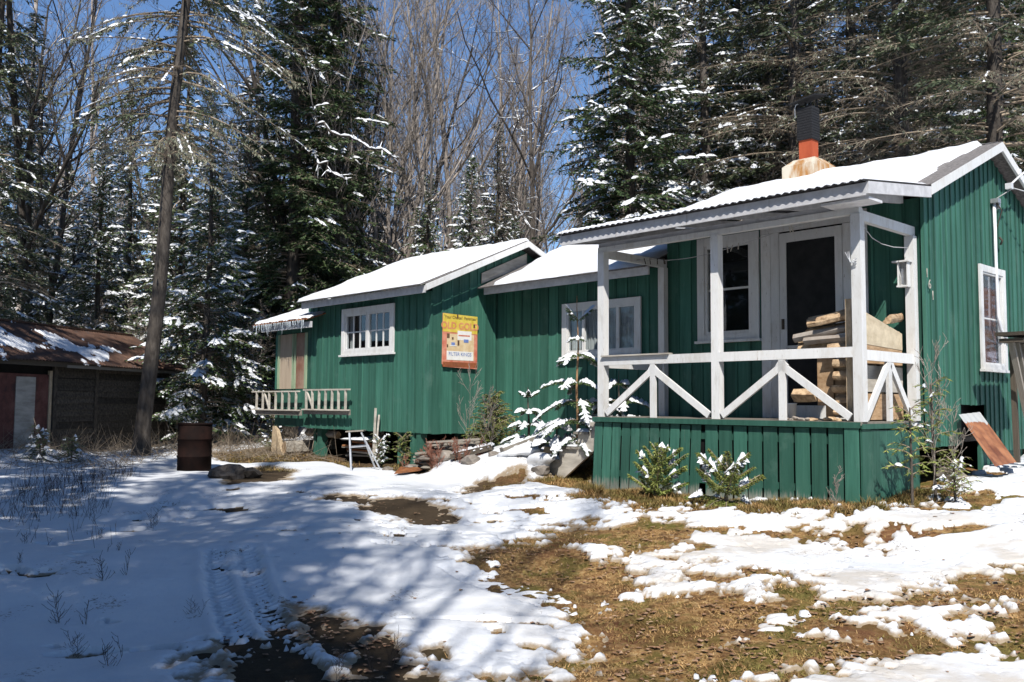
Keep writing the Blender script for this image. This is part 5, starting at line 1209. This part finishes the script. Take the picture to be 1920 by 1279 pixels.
# ------------------------------------------------------------------ steps at the left end of the porch
steps = empty('porch_steps', B(4.5, .6, .5), 'short weathered grey wooden steps at the left end of the porch', 'steps')
for b in (.10, 1.05):
    prism('stringer', [B(a, b, h) for a, h in ((3.85, 1.34), (4.03, 1.34), (4.05, 1.18), (4.26, 1.16), (4.28, .95), (4.62, .94), (4.64, .755), (4.99, .74), (5.0, .60), (4.68, .42), (3.85, 1.02))], B(0, .045, 0) - B(0, 0, 0), M_SHEET, steps)
for a0, a1, h in ((4.03, 4.32, 1.165), (4.26, 4.66, .95), (4.62, 5.02, .75)):
    td = rbox('tread', a0, a1, .06, 1.14, h, h + .035, M_WOOD, steps)
    snow_slab('snow', a0 + .01, a1 - .01, .07, h + .036, 1.12, h + .036, .045, td, seed=int(h * 50), st=.04, edge=.05)
# ------------------------------------------------------------------ firewood bin on the porch
fb = empty('firewood_bin', B(.2, .7, 1.42), 'open sided wooden bin made of tan planks on the right end of the porch', 'bin')
pm = [M_WOODO, M_WOODT, M_SHEET, M_WOODT]
for k, (h0, h1, m) in enumerate(((1.44, 1.74, M_WOODO), (1.76, 2.06, M_SHEET), (2.08, 2.30, M_WOODO))): box('plank', .10, .125, .16, 1.34, h0, h1, m, fb)
prism('plank', [B(.095, .14, 2.31), B(.095, 1.34, 2.27), B(.095, 1.34, 2.47), B(.095, .14, 2.72)], B(.028, 0, 0) - B(0, 0, 0), simple('pale_tan_plank', (.46, .38, .26), (.62, .53, .38), (2, 10, 10), 'object', bump=.2), fb)
box('corner_post', .13, .20, .12, .20, 1.43, 2.80, M_WOODT, fb); box('corner_post', .13, .20, 1.28, 1.35, 1.43, 2.5, M_WOODT, fb)
box('end_plank', .50, .70, .40, .43, 1.60, 2.22, M_WOODO, fb); box('end_plank', .36, .62, .44, .465, 1.46, 1.98, M_WOODO, fb)
M_END = simple('split_log_wood', (.27, .16, .085), (.66, .48, .30), (16, 16, 16), 'world', bump=.8, bd=.015, lo=.30, hi=.60, rnd=(.7, 1.15))
M_LBARK = simple('pale_log_bark', (.26, .21, .17), (.46, .42, .37), (4, 4, 4), bump=.6)
def log(p0, p1, r, label, split=False, bark=None, seed=0, group='firewood logs stacked on the porch', name='firewood_log', cat='log', facets=12):
    rs = np.random.RandomState(seed + 50); p0 = Vector(p0); p1 = Vector(p1); x = (p1 - p0).normalized(); y = Vector((0, 0, 1)).cross(x).normalized(); z = x.cross(y)
    root = empty(name, p0, label, cat, group)
    ang = [2 * math.pi * k / facets for k in range(facets)]
    rr = [r * rs.uniform(.80, 1.12) for _ in ang]
    if split: off = rs.rand() * 6; rr = [r * (.42 if abs(((a + off) % 6.283) - 3.14) < 1.1 else rs.uniform(.9, 1.1)) for a in ang]
    V = []
    for t, k in ((0, 1.), (.3, 1.03), (.7, .97), (1, 1.)):
        c = p0 + (p1 - p0) * t
        for a, q in zip(ang, rr): V.append(c + (y * math.cos(a) + z * math.sin(a)) * q * k * rs.uniform(.93, 1.06))
    F = [(i * facets + k, i * facets + (k + 1) % facets, (i + 1) * facets + (k + 1) % facets, (i + 1) * facets + k) for i in range(3) for k in range(facets)]
    mk('side', V, F, bark or (M_END if split else M_LBARK), root)
    for c, s, rng in ((p0, -.001, range(facets)), (p1, .001, range(3 * facets, 4 * facets))):
        W_ = [V[k] + x * s for k in rng]; mk('cut_end', W_, [tuple(range(facets))], M_END, root)
    return root
wl = [((.82, .42, 2.60), (.30, .46, 2.66), .068, True, 'large orange split log on top of the firewood, nearest the house window'),
      ((.92, .62, 2.60), (.42, .66, 2.70), .062, True, 'pale split log on top of the firewood with its cut end showing'),
      ((.62, .30, 2.56), (.22, .30, 2.63), .07, True, 'wedge shaped log on top of the firewood beside the corner post'),
      ((.96, .36, 2.40), (.22, .34, 2.50), .055, False, 'long grey barked round log just under the top split logs'),
      ((.88, .52, 2.50), (.30, .54, 2.57), .060, True, 'middle split log in the upper pile, tucked behind the grey round log'),
      ((.80, .30, 2.36), (.22, .28, 2.38), .045, False, 'thin barked log under the end of the long grey one'),
      ((.97, .50, 2.33), (.30, .52, 2.38), .055, True, 'split log just behind the one resting on the rail'),
      ((.92, .40, 2.27), (.30, .40, 2.29), .062, True, 'round ended log lying right above the porch rail'),
      ((.50, .30, 2.29), (.16, .30, 2.33), .075, True, 'short split log above the rail beside the corner post'),
      ((.10, .95, 2.62), (.16, 1.42, 2.68), .06, True, 'pale split log lying across the top of the bin by the rear post')]
for i, (p0, p1, r, sp, lb) in enumerate(wl): log(B(*p0), B(*p1), r, lb, sp, seed=i)
k = 0
for row in range(6):
    for col in range(3):
        k += 1; h = 1.52 + row * .125; b = .52 + col * .17
        log(B(.46 + .25 * (k % 2) * .4, b, h), B(.14, b + .01, h + .01), .062, 'log in the lower part of the firewood stack behind the porch rail', k % 3 > 0, seed=20 + k)
for i, (a, b, h) in enumerate(((.44, .30, 1.55), (.42, .30, 1.68), (.45, .30, 1.81), (.43, .30, 1.94), (.44, .31, 2.08))):
    log(B(a, b, h), B(.21, b, h), .055, 'log number row seen between post and brace, %s of five short ends' % ('lowest', 'second lowest', 'middle', 'second highest', 'highest')[i] if 0 else '%s of the five short logs stacked behind the front corner post' % ('lowest', 'second lowest', 'middle', 'second highest', 'topmost')[i], True, seed=60 + i)
log(B(1.02, .42, 1.72), B(.74, .44, 1.73), .085, 'blocky pale log stub resting above the bark scraps', True, seed=77, facets=4)
bk = empty('bucket', B(1.06, .40, 1.425), 'small white plastic bucket on the porch floor beside the firewood', 'bucket')
c = B(1.06, .40, 1.427); lathe('body', [(0, .004), (.062, .004), (.075, .19), (.080, .19), (.080, .20), (.070, .20), (.058, .012), (0, .012)], c, M_PLAST, bk, 20)
tube_path('handle', [c + Vector((.078 * math.cos(t), .03 * math.sin(t) - .06 * math.sin(t), .19 - .05 * math.sin(t))) for t in np.linspace(0, math.pi, 9)], .003, M_GALV, bk, n=4)
rs = np.random.RandomState(3)
for i in range(13):
    a = .35 + .08 * i + rs.uniform(-.03, .03) if i < 9 else rs.uniform(.3, .9); b = rs.uniform(.10, .30); r = rs.uniform(.025, .055)
    o = rock('wood_scrap', B(a, b, 1.425 + r * .35), (r * 1.5, r, r * .55), [M_END, M_LBARK, M_STONE][i % 3], seed=i)
    tag(o, 'small scrap of bark and split wood on the porch floor by the railing', 'wood scrap', 'wood scraps on the porch floor')
# feeder on the back post, clothes line with pins
fd = empty('bird_feeder', B(.0, 1.3, 3.05), 'small white bird feeder hung on the rear right porch post', 'feeder')
box('back', -.02, .10, 1.335, 1.352, 3.04, 3.33, M_WHITE, fd); box('roof', -.04, .16, 1.24, 1.353, 3.331, 3.35, M_WHITE, fd); box('tray', -.02, .11, 1.25, 1.334, 3.03, 3.05, M_WHITE, fd)
box('side', -.02, -.008, 1.26, 1.333, 3.051, 3.33, M_WHITE, fd); box('side', .09, .102, 1.26, 1.333, 3.051, 3.33, M_WHITE, fd); box('front', .03, .055, 1.258, 1.262, 3.06, 3.25, M_GALV, fd)
cl = empty('clothes_line', B(3.7, .6, 3.7), 'thin pale clothes line with a few pins sagging across the porch', 'clothes line')
LP = [B(3.70 - 3.62 * t, .75 - .5 * t, 3.70 + .10 * t - .10 * math.sin(math.pi * t) - .05 * math.sin(math.pi * 2 * t)) for t in np.linspace(0, 1, 25)]
tube_path('line', LP, .0045, M_WIRE, cl, n=4)
for i, t in enumerate((.045, .075, .115, .15, .155, .47, .49, .52, .74, .75)):
    p = LP[int(t * 24)] + (LP[min(24, int(t * 24) + 1)] - LP[int(t * 24)]) * (t * 24 - int(t * 24)); an = rs.uniform(-.5, .5)
    bar('clothes_pin', p + Vector((.035 * an, 0, .03)), p - Vector((.05 * an, 0, .055)), .012, .012, M_PIN if i < 5 else M_SHEET, cl)
ln2 = tube_path('string_light', [B(-.02, .12, 3.62), B(-.02, .35, 3.50), B(-.02, .6, 3.46), B(-.02, .9, 3.46), B(-.02, 1.3, 3.50)], .005, M_WIRE, n=4); tag(ln2, 'pale wire looped under the side beam of the porch', 'wire')
ln2 = None
# ------------------------------------------------------------------ things lying along the cabin
zg_ = lambda x, y: float(gz(x, y))
st = empty('step_stool', (-2.4, 15.3, .44), 'old pale metal step stool standing in the snow under the left section', 'step stool')
top_h = 1.10
LG = [((-2.62, 15.05), (-2.70, 15.25)), ((-2.68, 15.45), (-2.74, 15.50)), ((-2.16, 15.30), (-2.50, 15.25)), ((-2.30, 15.60), (-2.54, 15.50))]
for (x0, y0), (x1, y1) in LG: bar('leg', (x0, y0, zg_(x0, y0)), (x1, y1, top_h), .025, .025, M_GALV, st)
bar('top_plate', (-2.76, 15.37, top_h + .012), (-2.46, 15.37, top_h + .03), .28, .02, M_WOOD, st)
bar('crossbar', (-2.66, 15.15, .86), (-2.37, 15.27, .88), .02, .02, M_GALV, st); bar('crossbar', (-2.70, 15.46, .86), (-2.45, 15.56, .88), .02, .02, M_GALV, st)
mp = empty('marker_post', (-2.42, 16.5, .5), 'narrow whitish boards standing upright against the left section wall', 'post')
bar('board', (-2.48, 16.5, .55), (-2.455, 16.52, 1.50), .035, .03, M_SHEET, mp); bar('board', (-2.44, 16.46, .62), (-2.385, 16.47, 1.38), .10, .03, M_SHEET, mp)
pl_lab = ['lowest', 'second lowest', 'third lowest', 'middle', 'third highest', 'second highest', 'topmost']
for i in range(7):
    a = 9.95 + rs.uniform(-.15, .15); b = .28; h = .60 + i * .045; L = rs.uniform(.8, 1.3); an = rs.uniform(-.2, .2)
    o = bar('old_plank', B(a - L / 2, b - an * .5, h + rs.uniform(-.01, .01)), B(a + L / 2, b + an * .5, h + rs.uniform(-.02, .02)), rs.uniform(.12, .2), .032, [M_WOOD, M_SHEET, M_RUST][i % 3 if i != 4 else 2])
    tag(o, '%s plank of the pile under the left section beside the stool' % pl_lab[i], 'plank', 'old planks piled under the left section')
o = snow_slab('snow_patch', 9.5, 10.3, -.05, .90, .42, .93, .06, None, seed=6, edge=.12); tag(o, 'smooth snow lying on top of the plank pile', 'snow')
log(B(12.2, -.15, .66), B(12.0, .9, .70), .15, 'thick grey log with its cut end outwards under the far left corner', False, seed=91, group=None, bark=M_WOOD)
log(B(11.9, .2, .98), B(10.9, .3, .95), .07, 'thin snow dusted log under the far end of the floor', False, seed=92, group=None)
# stones and broken boards by the left gable corner
for i in range(16):
    a = 7.7 - i * .075 + rs.uniform(-.1, .1); b = -.25 + rs.uniform(-.3, .4); p = B(a, b, 0); r = rs.uniform(.09, .2)
    z = zg_(p.x, p.y) + rs.uniform(.02, .22) * (1 if i % 2 else .3)
    o = rock('flat_stone', (p.x, p.y, z), (r * 1.3, r, r * .32), [M_STONE, M_WOOD][i % 3 == 0], seed=100 + i); tag(o, 'flat grey stone in the heap beside the left gable corner', 'stone', 'flat stones heaped by the left gable corner')
for i in range(7):
    p = B(7.3 - i * .1, -.1 + rs.uniform(-.15, .3), 0); z = zg_(p.x, p.y) + .12 + .035 * i; an = rs.uniform(-.25, .1)
    o = bar('broken_board', (p.x - .42, p.y - .1 * i * an, z - .05), (p.x + .45, p.y + an, z + .03 + .04 * an), .13, .03, M_WOOD); tag(o, 'weathered broken board on the stone heap by the left gable', 'board', 'broken boards on the stone heap')
o = prism('rusty_sheet', [(-1.85, 14.55, .47), (-1.45, 14.62, .52), (-1.28, 14.95, .56), (-1.5, 15.1, .50), (-1.78, 14.8, .56)], Vector((0, 0, .015)), M_RUST); tag(o, 'crumpled red rusty metal scrap lying in front of the left section', 'scrap metal')
# timbers in the snow bank
def snowy_log(p0, p1, w, t, label, mat=M_WOOD, name='timber'):
    r = empty(name, Vector(p0), label, 'timber'); bar('beam', p0, p1, w, t, mat, r)
    P = np.array([p0], float) + 0; D = np.array([Vector(p1) - Vector(p0)], float); L = np.linalg.norm(D, axis=1); D = D / L[:, None]
    n = 6; ts_ = (np.arange(n) / n)[:, None]; PP = P + D * L[:, None] * ts_; PP[:, 2] += t * .45
    V, F = pillows(PP, np.repeat(D, n, 0), np.full(n, L[0] / n * 1.3), np.full(n, w * 1.15), np.full(n, .05), np.random.RandomState(2)); mk('snow', V, F.astype(np.int32), M_SNOW, r, smooth=True)['kind'] = 'stuff'
snowy_log((-.14, 13.95, zg_(-.14, 13.95) + .10), (.50, 14.25, zg_(.50, 14.25) + .22), .14, .10, 'squared grey timber slanting out of the snow bank left of the steps')
snowy_log((.50, 13.85, zg_(.5, 13.85) + .16), (.98, 13.75, zg_(.98, 13.75) + .12), .15, .12, 'short snow topped timber with its yellow end facing the drive', M_WOODT)
snowy_log((-.95, 14.6, zg_(-.95, 14.6) + .10), (-.30, 14.5, zg_(-.3, 14.5) + .10), .16, .09, 'dark wet timber at the left end of the snow bank', M_DARKW)
for i, (x, y, r, lb) in enumerate(((.42, 13.45, .13, 'grey block of stone in front of the wooden steps'), (-.62, 14.3, .16, 'brown stone at the foot of the snow bank'), (-1.02, 14.9, .2, 'rough stone with twigs beside the stone heap'), (-.25, 14.25, .1, 'small stone half buried in the snow bank'), (5.42, 11.3, .17, 'rounded grey boulder beside the corner of the gable wall'),
                                   (-4.2, 13.6, .22, 'low dark wet stone in the snow right of the drum'), (-3.9, 13.75, .16, 'smaller dark stone beside the low wet one right of the drum'), (-2.05, 15.3, .09, 'small pale stone at the foot of the step stool'), (1.35, 13.05, .12, 'stone in the shade under the wooden steps'))):
    o = rock('stone', (x, y, zg_(x, y) + r * .25), (r * 1.25, r, r * .65), M_STONE if 'dark' not in lb else M_BARK, seed=140 + i); tag(o, lb, 'stone')
# right end: leaning rusty sheet, rack
V = []; n = 24
for (p, q) in ((B(-.72, 1.90, .90), B(-.72, 2.62, .92)), (B(-.18, 2.28, 1.50), B(-.18, 2.98, 1.53))):
    for i in range(n + 1):
        c = p + (q - p) * (i / n); V.append(c + Vector((-UX, -UY, 0)) * .014 * math.sin(i / n * 2 * math.pi * 4))
mt = NT('rusty_sheet_pale_top'); pz = mt.new('SeparateXYZ'); mt.l(mt.new('NewGeometry').outputs['Position'], pz.inputs[0]); nz = mt.noise(mt.coord('world', (9, 9, 9)), 1, 4)
ad = mt.new('Math', operation='MULTIPLY_ADD'); mt.l(nz, ad.inputs[0]); ad.inputs[1].default_value = .12; mt.l(pz.outputs[2], ad.inputs[2])
f = mt.noise(mt.coord('world', (4, 4, 4)), 1, 5); c = mt.mix(mt.ramp(ad.outputs[0], [(.0, (0.,)), (1., (1.,))]), (0, 0, 0), (1, 1, 1)); gr = mt.new('Math', operation='GREATER_THAN'); gr.inputs[1].default_value = 1.46; mt.l(ad.outputs[0], gr.inputs[0])
c = mt.mix(gr.outputs[0], mt.ramp(f, [(.35, (.15, .055, .03)), (.6, (.34, .15, .075))]), (.42, .43, .43)); mt.set(c, .6, .3)
o = mk('corrugated_sheet', V, [(i, i + 1, n + 2 + i, n + 1 + i) for i in range(n)], mt.m, smooth=True); tag(o, 'rusty corrugated sheet with a pale top leaning on the gable wall', 'metal sheet')
rk_ = empty('plant_rack', B(-.75, 3.0, .9), 'dark weathered wooden rack standing at the right edge by the gable', 'rack')
for b, a in ((2.2, -.95), (3.2, -.95), (2.2, -.55), (3.2, -.55)):
    pass
bar('shelf', B(-.72, 2.52, 2.50), B(-.72, 3.5, 2.52), .35, .045, M_DARKW, rk_); bar('shelf', B(-.72, 2.56, 2.42), B(-.72, 3.5, 2.44), .28, .05, M_DARKW, rk_)
for b0, b1, m in ((2.62, 3.1, M_WOOD), (2.8, 3.3, M_WOOD), (3.05, 3.4, M_WOOD)): bar('slat', B(-.7, b0, 2.40), B(-.75, b1, 1.2), .07, .035, m, rk_)
for b in (2.95, 3.4): bar('leg', B(-.6, b, 2.4), B(-.62, b, .9), .06, .06, M_DARKW, rk_)
# ------------------------------------------------------------------ young trees, shrubs and bare stems near the cabin
def sap(seed, x, y, H, R0, label, name='spruce_sapling', cat='sapling', **kw):
    kw.setdefault('tw', .05); kw.setdefault('ls', .018); kw.setdefault('ll', .040); kw.setdefault('lw', .012); kw.setdefault('sw', .05); kw.setdefault('frost', .12); kw.setdefault('tr', .009); kw.setdefault('low', 1)
    z = kw.pop('z', None); nb = kw.pop('nb', 40); z0 = kw.pop('z0', .08); tl = kw.pop('tilt', (0, 0))
    return plant_tree(conifer(seed, H, R0, z0, nb, **kw), x, y, label, cat=cat, name=name, z=z, tilt=tl)
OB = simple('orange_bark', (.22, .12, .06), (.36, .22, .12), (20, 20, 9))
p = B(4.46, .30, 0); plant_tree(laden(51, 2.30, [(1.92, .22, 3, .9), (1.66, .12, 3, .3), (1.42, .42, 4, .25), (1.02, .50, 5, .2), (.74, .58, 5, .15), (.46, .58, 6, .15), (.2, .45, 5, .15)], bark=OB), p.x, p.y, 'tall thin spruce sapling loaded with snow in front of the middle window', cat='sapling', name='spruce_sapling', z=.90)
p = B(5.62, .42, 0); plant_tree(laden(52, .98, [(.82, .16, 4, .5), (.60, .26, 5, .3), (.40, .34, 5, .25), (.2, .36, 6, .2)], w=.06), p.x, p.y, 'small snow tipped spruce left of the tall thin sapling', cat='sapling', name='spruce_sapling', z=.88)
p = B(6.45, .42, 0); sap(53, p.x, p.y, .85, .55, 'dense yellow green fir bush against the middle wall', name='fir_bush', cat='bush', nb=90, snow=0, z=.86, nmat=M_NEEDY, up=.45, droop=.2, ll=.05, lw=.017)
p = B(4.12, .85, 0); plant_tree(laden(54, 1.15, [(.95, .2, 4, .4), (.7, .4, 5, .2), (.45, .5, 6, .2), (.2, .5, 6, .2)], w=.09), p.x, p.y, 'snow covered spruce bush in the shade behind the steps', cat='bush', name='spruce_bush', z=.95)
p = B(4.85, .25, 0); plant_tree(laden(55, .5, [(.4, .3, 5, .3), (.2, .42, 6, .3)], w=.13), p.x, p.y, 'low spruce bush bent under a heap of snow beside the steps', cat='bush', name='spruce_bush', z=.85)
for a, b, h, r, lb in ((4.95, -.02, zg_(*B(4.95, -.02, 0)[:2]) + .06, (.30, .17, .13), 'upper lump of the snow heap leaning on the bush beside the steps'), (5.35, -.05, zg_(*B(5.35, -.05, 0)[:2]) + .03, (.34, .2, .12), 'lower lump of the snow heap left of the steps')):
    o = rock('snow_heap', B(a, b, h), r, M_SNOW, seed=int(h * 100), sub=3); o.rotation_euler = (0, -.35, RZ_B); o.data.polygons.foreach_set('use_smooth', [True] * len(o.data.polygons)); tag(o, lb, 'snow')
plant_tree(laden(56, .62, [(.04, .36, 5, .5), (.14, .34, 6, .75), (.26, .30, 6, .9), (.38, .22, 6, 1.), (.50, .13, 5, 1.2)], nmat=M_NEEDY, w=.07, sp=.25, dens=1000, nl=.045), 1.78, 11.35, 'yellow green cedar bush in front of the left skirting boards', cat='bush', name='cedar_bush', tilt=(0, .12))
plant_tree(laden(57, .52, [(.03, .40, 6, .35), (.12, .40, 6, .6), (.24, .34, 6, .8), (.36, .22, 5, 1.)], nmat=M_NEEDY, w=.10, sp=.35, dens=1000, nl=.045), 2.40, 10.30, 'yellow green bush with snow at its foot by the middle of the skirting', cat='bush', name='fir_bush', tilt=(0, .10))
sap(58, 4.30, 9.90, 1.05, .34, 'sparse young pine in front of the skirting corner', name='pine_sapling', nb=16, ll=.07, lw=.012, snow=.1, nmat=M_NEEDY, up=.5, tw=.06, z0=.3)
sap(59, 4.62, 10.02, 1.28, .30, 'tallest sparse pine seedling with a cap of snow at the gable corner', name='pine_sapling', nb=16, ll=.07, lw=.012, snow=.35, nmat=M_NEEDY, up=.5, tw=.06, z0=.35, sw=.06)
sap(60, 4.78, 9.85, .45, .30, 'low grassy pine seedling at the foot of the gable corner', name='pine_sapling', nb=26, snow=.4, nmat=M_NEEDY, up=.6, sw=.06)
sap(61, -1.85, 15.9, .50, .22, 'small green fir seedling between the posts of the left section', name='fir_seedling', nb=40, snow=0, nmat=M_NEEDY, up=.6)
sap(62, -2.25, 15.75, .48, .18, 'small frosted fir seedling right of the step stool', name='fir_seedling', nb=36, snow=.9, nmat=M_NEED, up=.6, sw=.05)
sap(63, -8.35, 16.2, .6, .35, 'snowy low spruce in front of the dark shack wall', name='spruce_seedling', nb=40, snow=.8, sw=.08)
sap(64, -7.9, 16.4, .45, .35, 'dark green seedling beside the foot of the leaning trunk', name='spruce_seedling', nb=40, snow=.3, sw=.06)
sap(65, -5.2, 19.9, .8, .5, 'green fir bush at the far left corner post', name='fir_bush', cat='bush', nb=50, snow=.3, nmat=M_NEED, up=.5)
def stem(seed, x, y, H, label, n_=1, bm=None, z=None, spread=.1, sn=0., tw=.15):
    o = plant_tree(bare_tree(seed, H, stems=n_, r=.0045, spread=spread, snow=sn, twigs=tw, fine=.5, upw=.5, bm=bm, maxlev=2), x, y, label, cat='shrub', name='bare_shrub', z=z)
p = B(6.55, -.02, 0); stem(71, p.x, p.y, 1.5, 'tall bare whip in front of the fir bush')
p = B(5.95, .0, 0); stem(72, p.x, p.y, 1.1, 'bare whip between the fir bush and the small spruce')
stem(73, 4.55, 10.0, 1.75, 'bare grey stem rising past the rear right porch post', 1, spread=.0); stem(74, 4.95, 10.2, 1.1, 'forked bare stem in front of the dark opening under the gable', 1, spread=.1)
stem(75, 3.45, 9.75, .5, 'small forked twig in front of the skirting boards', 1); stem(76, -1.1, 14.7, .55, 'reddish leafless shrub in front of the stone heap', 6, bm=simple('red_twigs', (.20, .08, .05), (.34, .16, .11), (5, 5, 5)), spread=.3)
stem(77, -1.6, 15.2, .5, 'second reddish leafless shrub left of the stone heap', 6, bm=MATS['red_twigs'], spread=.3); stem(78, -.7, 14.5, .5, 'reddish leafless shrub leaning on the brown stone', 6, bm=MATS['red_twigs'], spread=.3)
DT = simple('dark_weed_stems', (.045, .032, .026), (.10, .075, .06), (5, 5, 5), bump=0)
rs = np.random.RandomState(12); locs = [(-4.55, 8.6), (-4.2, 9.4), (-3.5, 8.1), (-3.1, 7.3), (-3.0, 6.4), (-2.75, 5.9), (-4.9, 10.5), (-4.1, 7.7), (-2.35, 5.6), (-3.9, 10.2), (-5.3, 11.3), (-2.2, 6.5), (-1.0, 5.3), (-.75, 5.5)]
wd_ = [bare_tree(80 + i, .6, stems=3, r=.0042, spread=.5, snow=0, twigs=.2, fine=.5, upw=.3, bm=DT, maxlev=1) for i in range(3)]
for i, (x, y) in enumerate(locs): T_(wd_[i % 3], x, y, 'dark leafless weed poking out of the snow on the shaded drive', cat='weed', name='bare_weed', s=rs.uniform(.3, .6), rz=rs.rand() * 6, group='leafless weeds in the shaded snow')
def weeds():
    rs = np.random.RandomState(15); N = 5200; x = rs.uniform(-8.5, -3.6, N); y = rs.uniform(8.2, 15.8, N)
    k = (sdist(OTHER['weeds'], x, y) + .35 * fbm(x, y, 1.2, 3, 6) > 0) | ((rs.rand(N) < .05) & (x < -y * .42)) ; x = x[k]; y = y[k]; n = len(x); z = gz(x, y)
    L = rs.uniform(.08, .34, n); D = unit(np.stack([rs.randn(n) * .3, rs.randn(n) * .3, np.ones(n)], 1)); P = np.stack([x, y, z], 1)
    V, F = tubes(P, P + D * L[:, None], np.full(n, .0028), np.full(n, .0012), 3); a = Acc(); a.add(V, F)
    Q = P + D * (L * rs.uniform(.4, .9, n))[:, None]; D2 = unit(D + rs.randn(n, 3) * .6); V, F = tubes(Q, Q + D2 * (L * .35)[:, None], np.full(n, .0018), np.full(n, .001), 3); a.add(V, F)
    o = reg(bpy.data.objects.new('dry_weeds', a.mesh('dry_weeds', DT)), Matrix.Identity(4)); tag(o, 'patch of thin dark dry weeds in the snow at the left', 'weeds', kind='stuff')
    # brush and fallen twigs under the trees and round the foot of the shack
    N = 5200; x = rs.uniform(-11.5, -1, N); y = rs.uniform(15.2, 25, N); k = ((y > 17.3) | (x < -6.6)) & ~crawl(x, y); x = x[k]; y = y[k]; n = len(x); P = np.stack([x, y, gz(x, y) + .02], 1)
    D = unit(np.stack([rs.randn(n), rs.randn(n), np.abs(rs.randn(n)) * .7], 1)); L = rs.uniform(.15, .8, n); a = Acc(); V, F = tubes(P, P + D * L[:, None], np.full(n, .005), np.full(n, .002), 3); a.add(V, F)
    o = reg(bpy.data.objects.new('fallen_twigs', a.mesh('fallen_twigs', M_TWIG)), Matrix.Identity(4)); tag(o, 'tangle of fallen twigs on the forest floor', 'twigs', kind='stuff')
weeds()

for n_ in ('shade_darkened_rust',): MATS[n_].node_tree.nodes['Principled BSDF'].inputs['Specular IOR Level'].default_value = .05
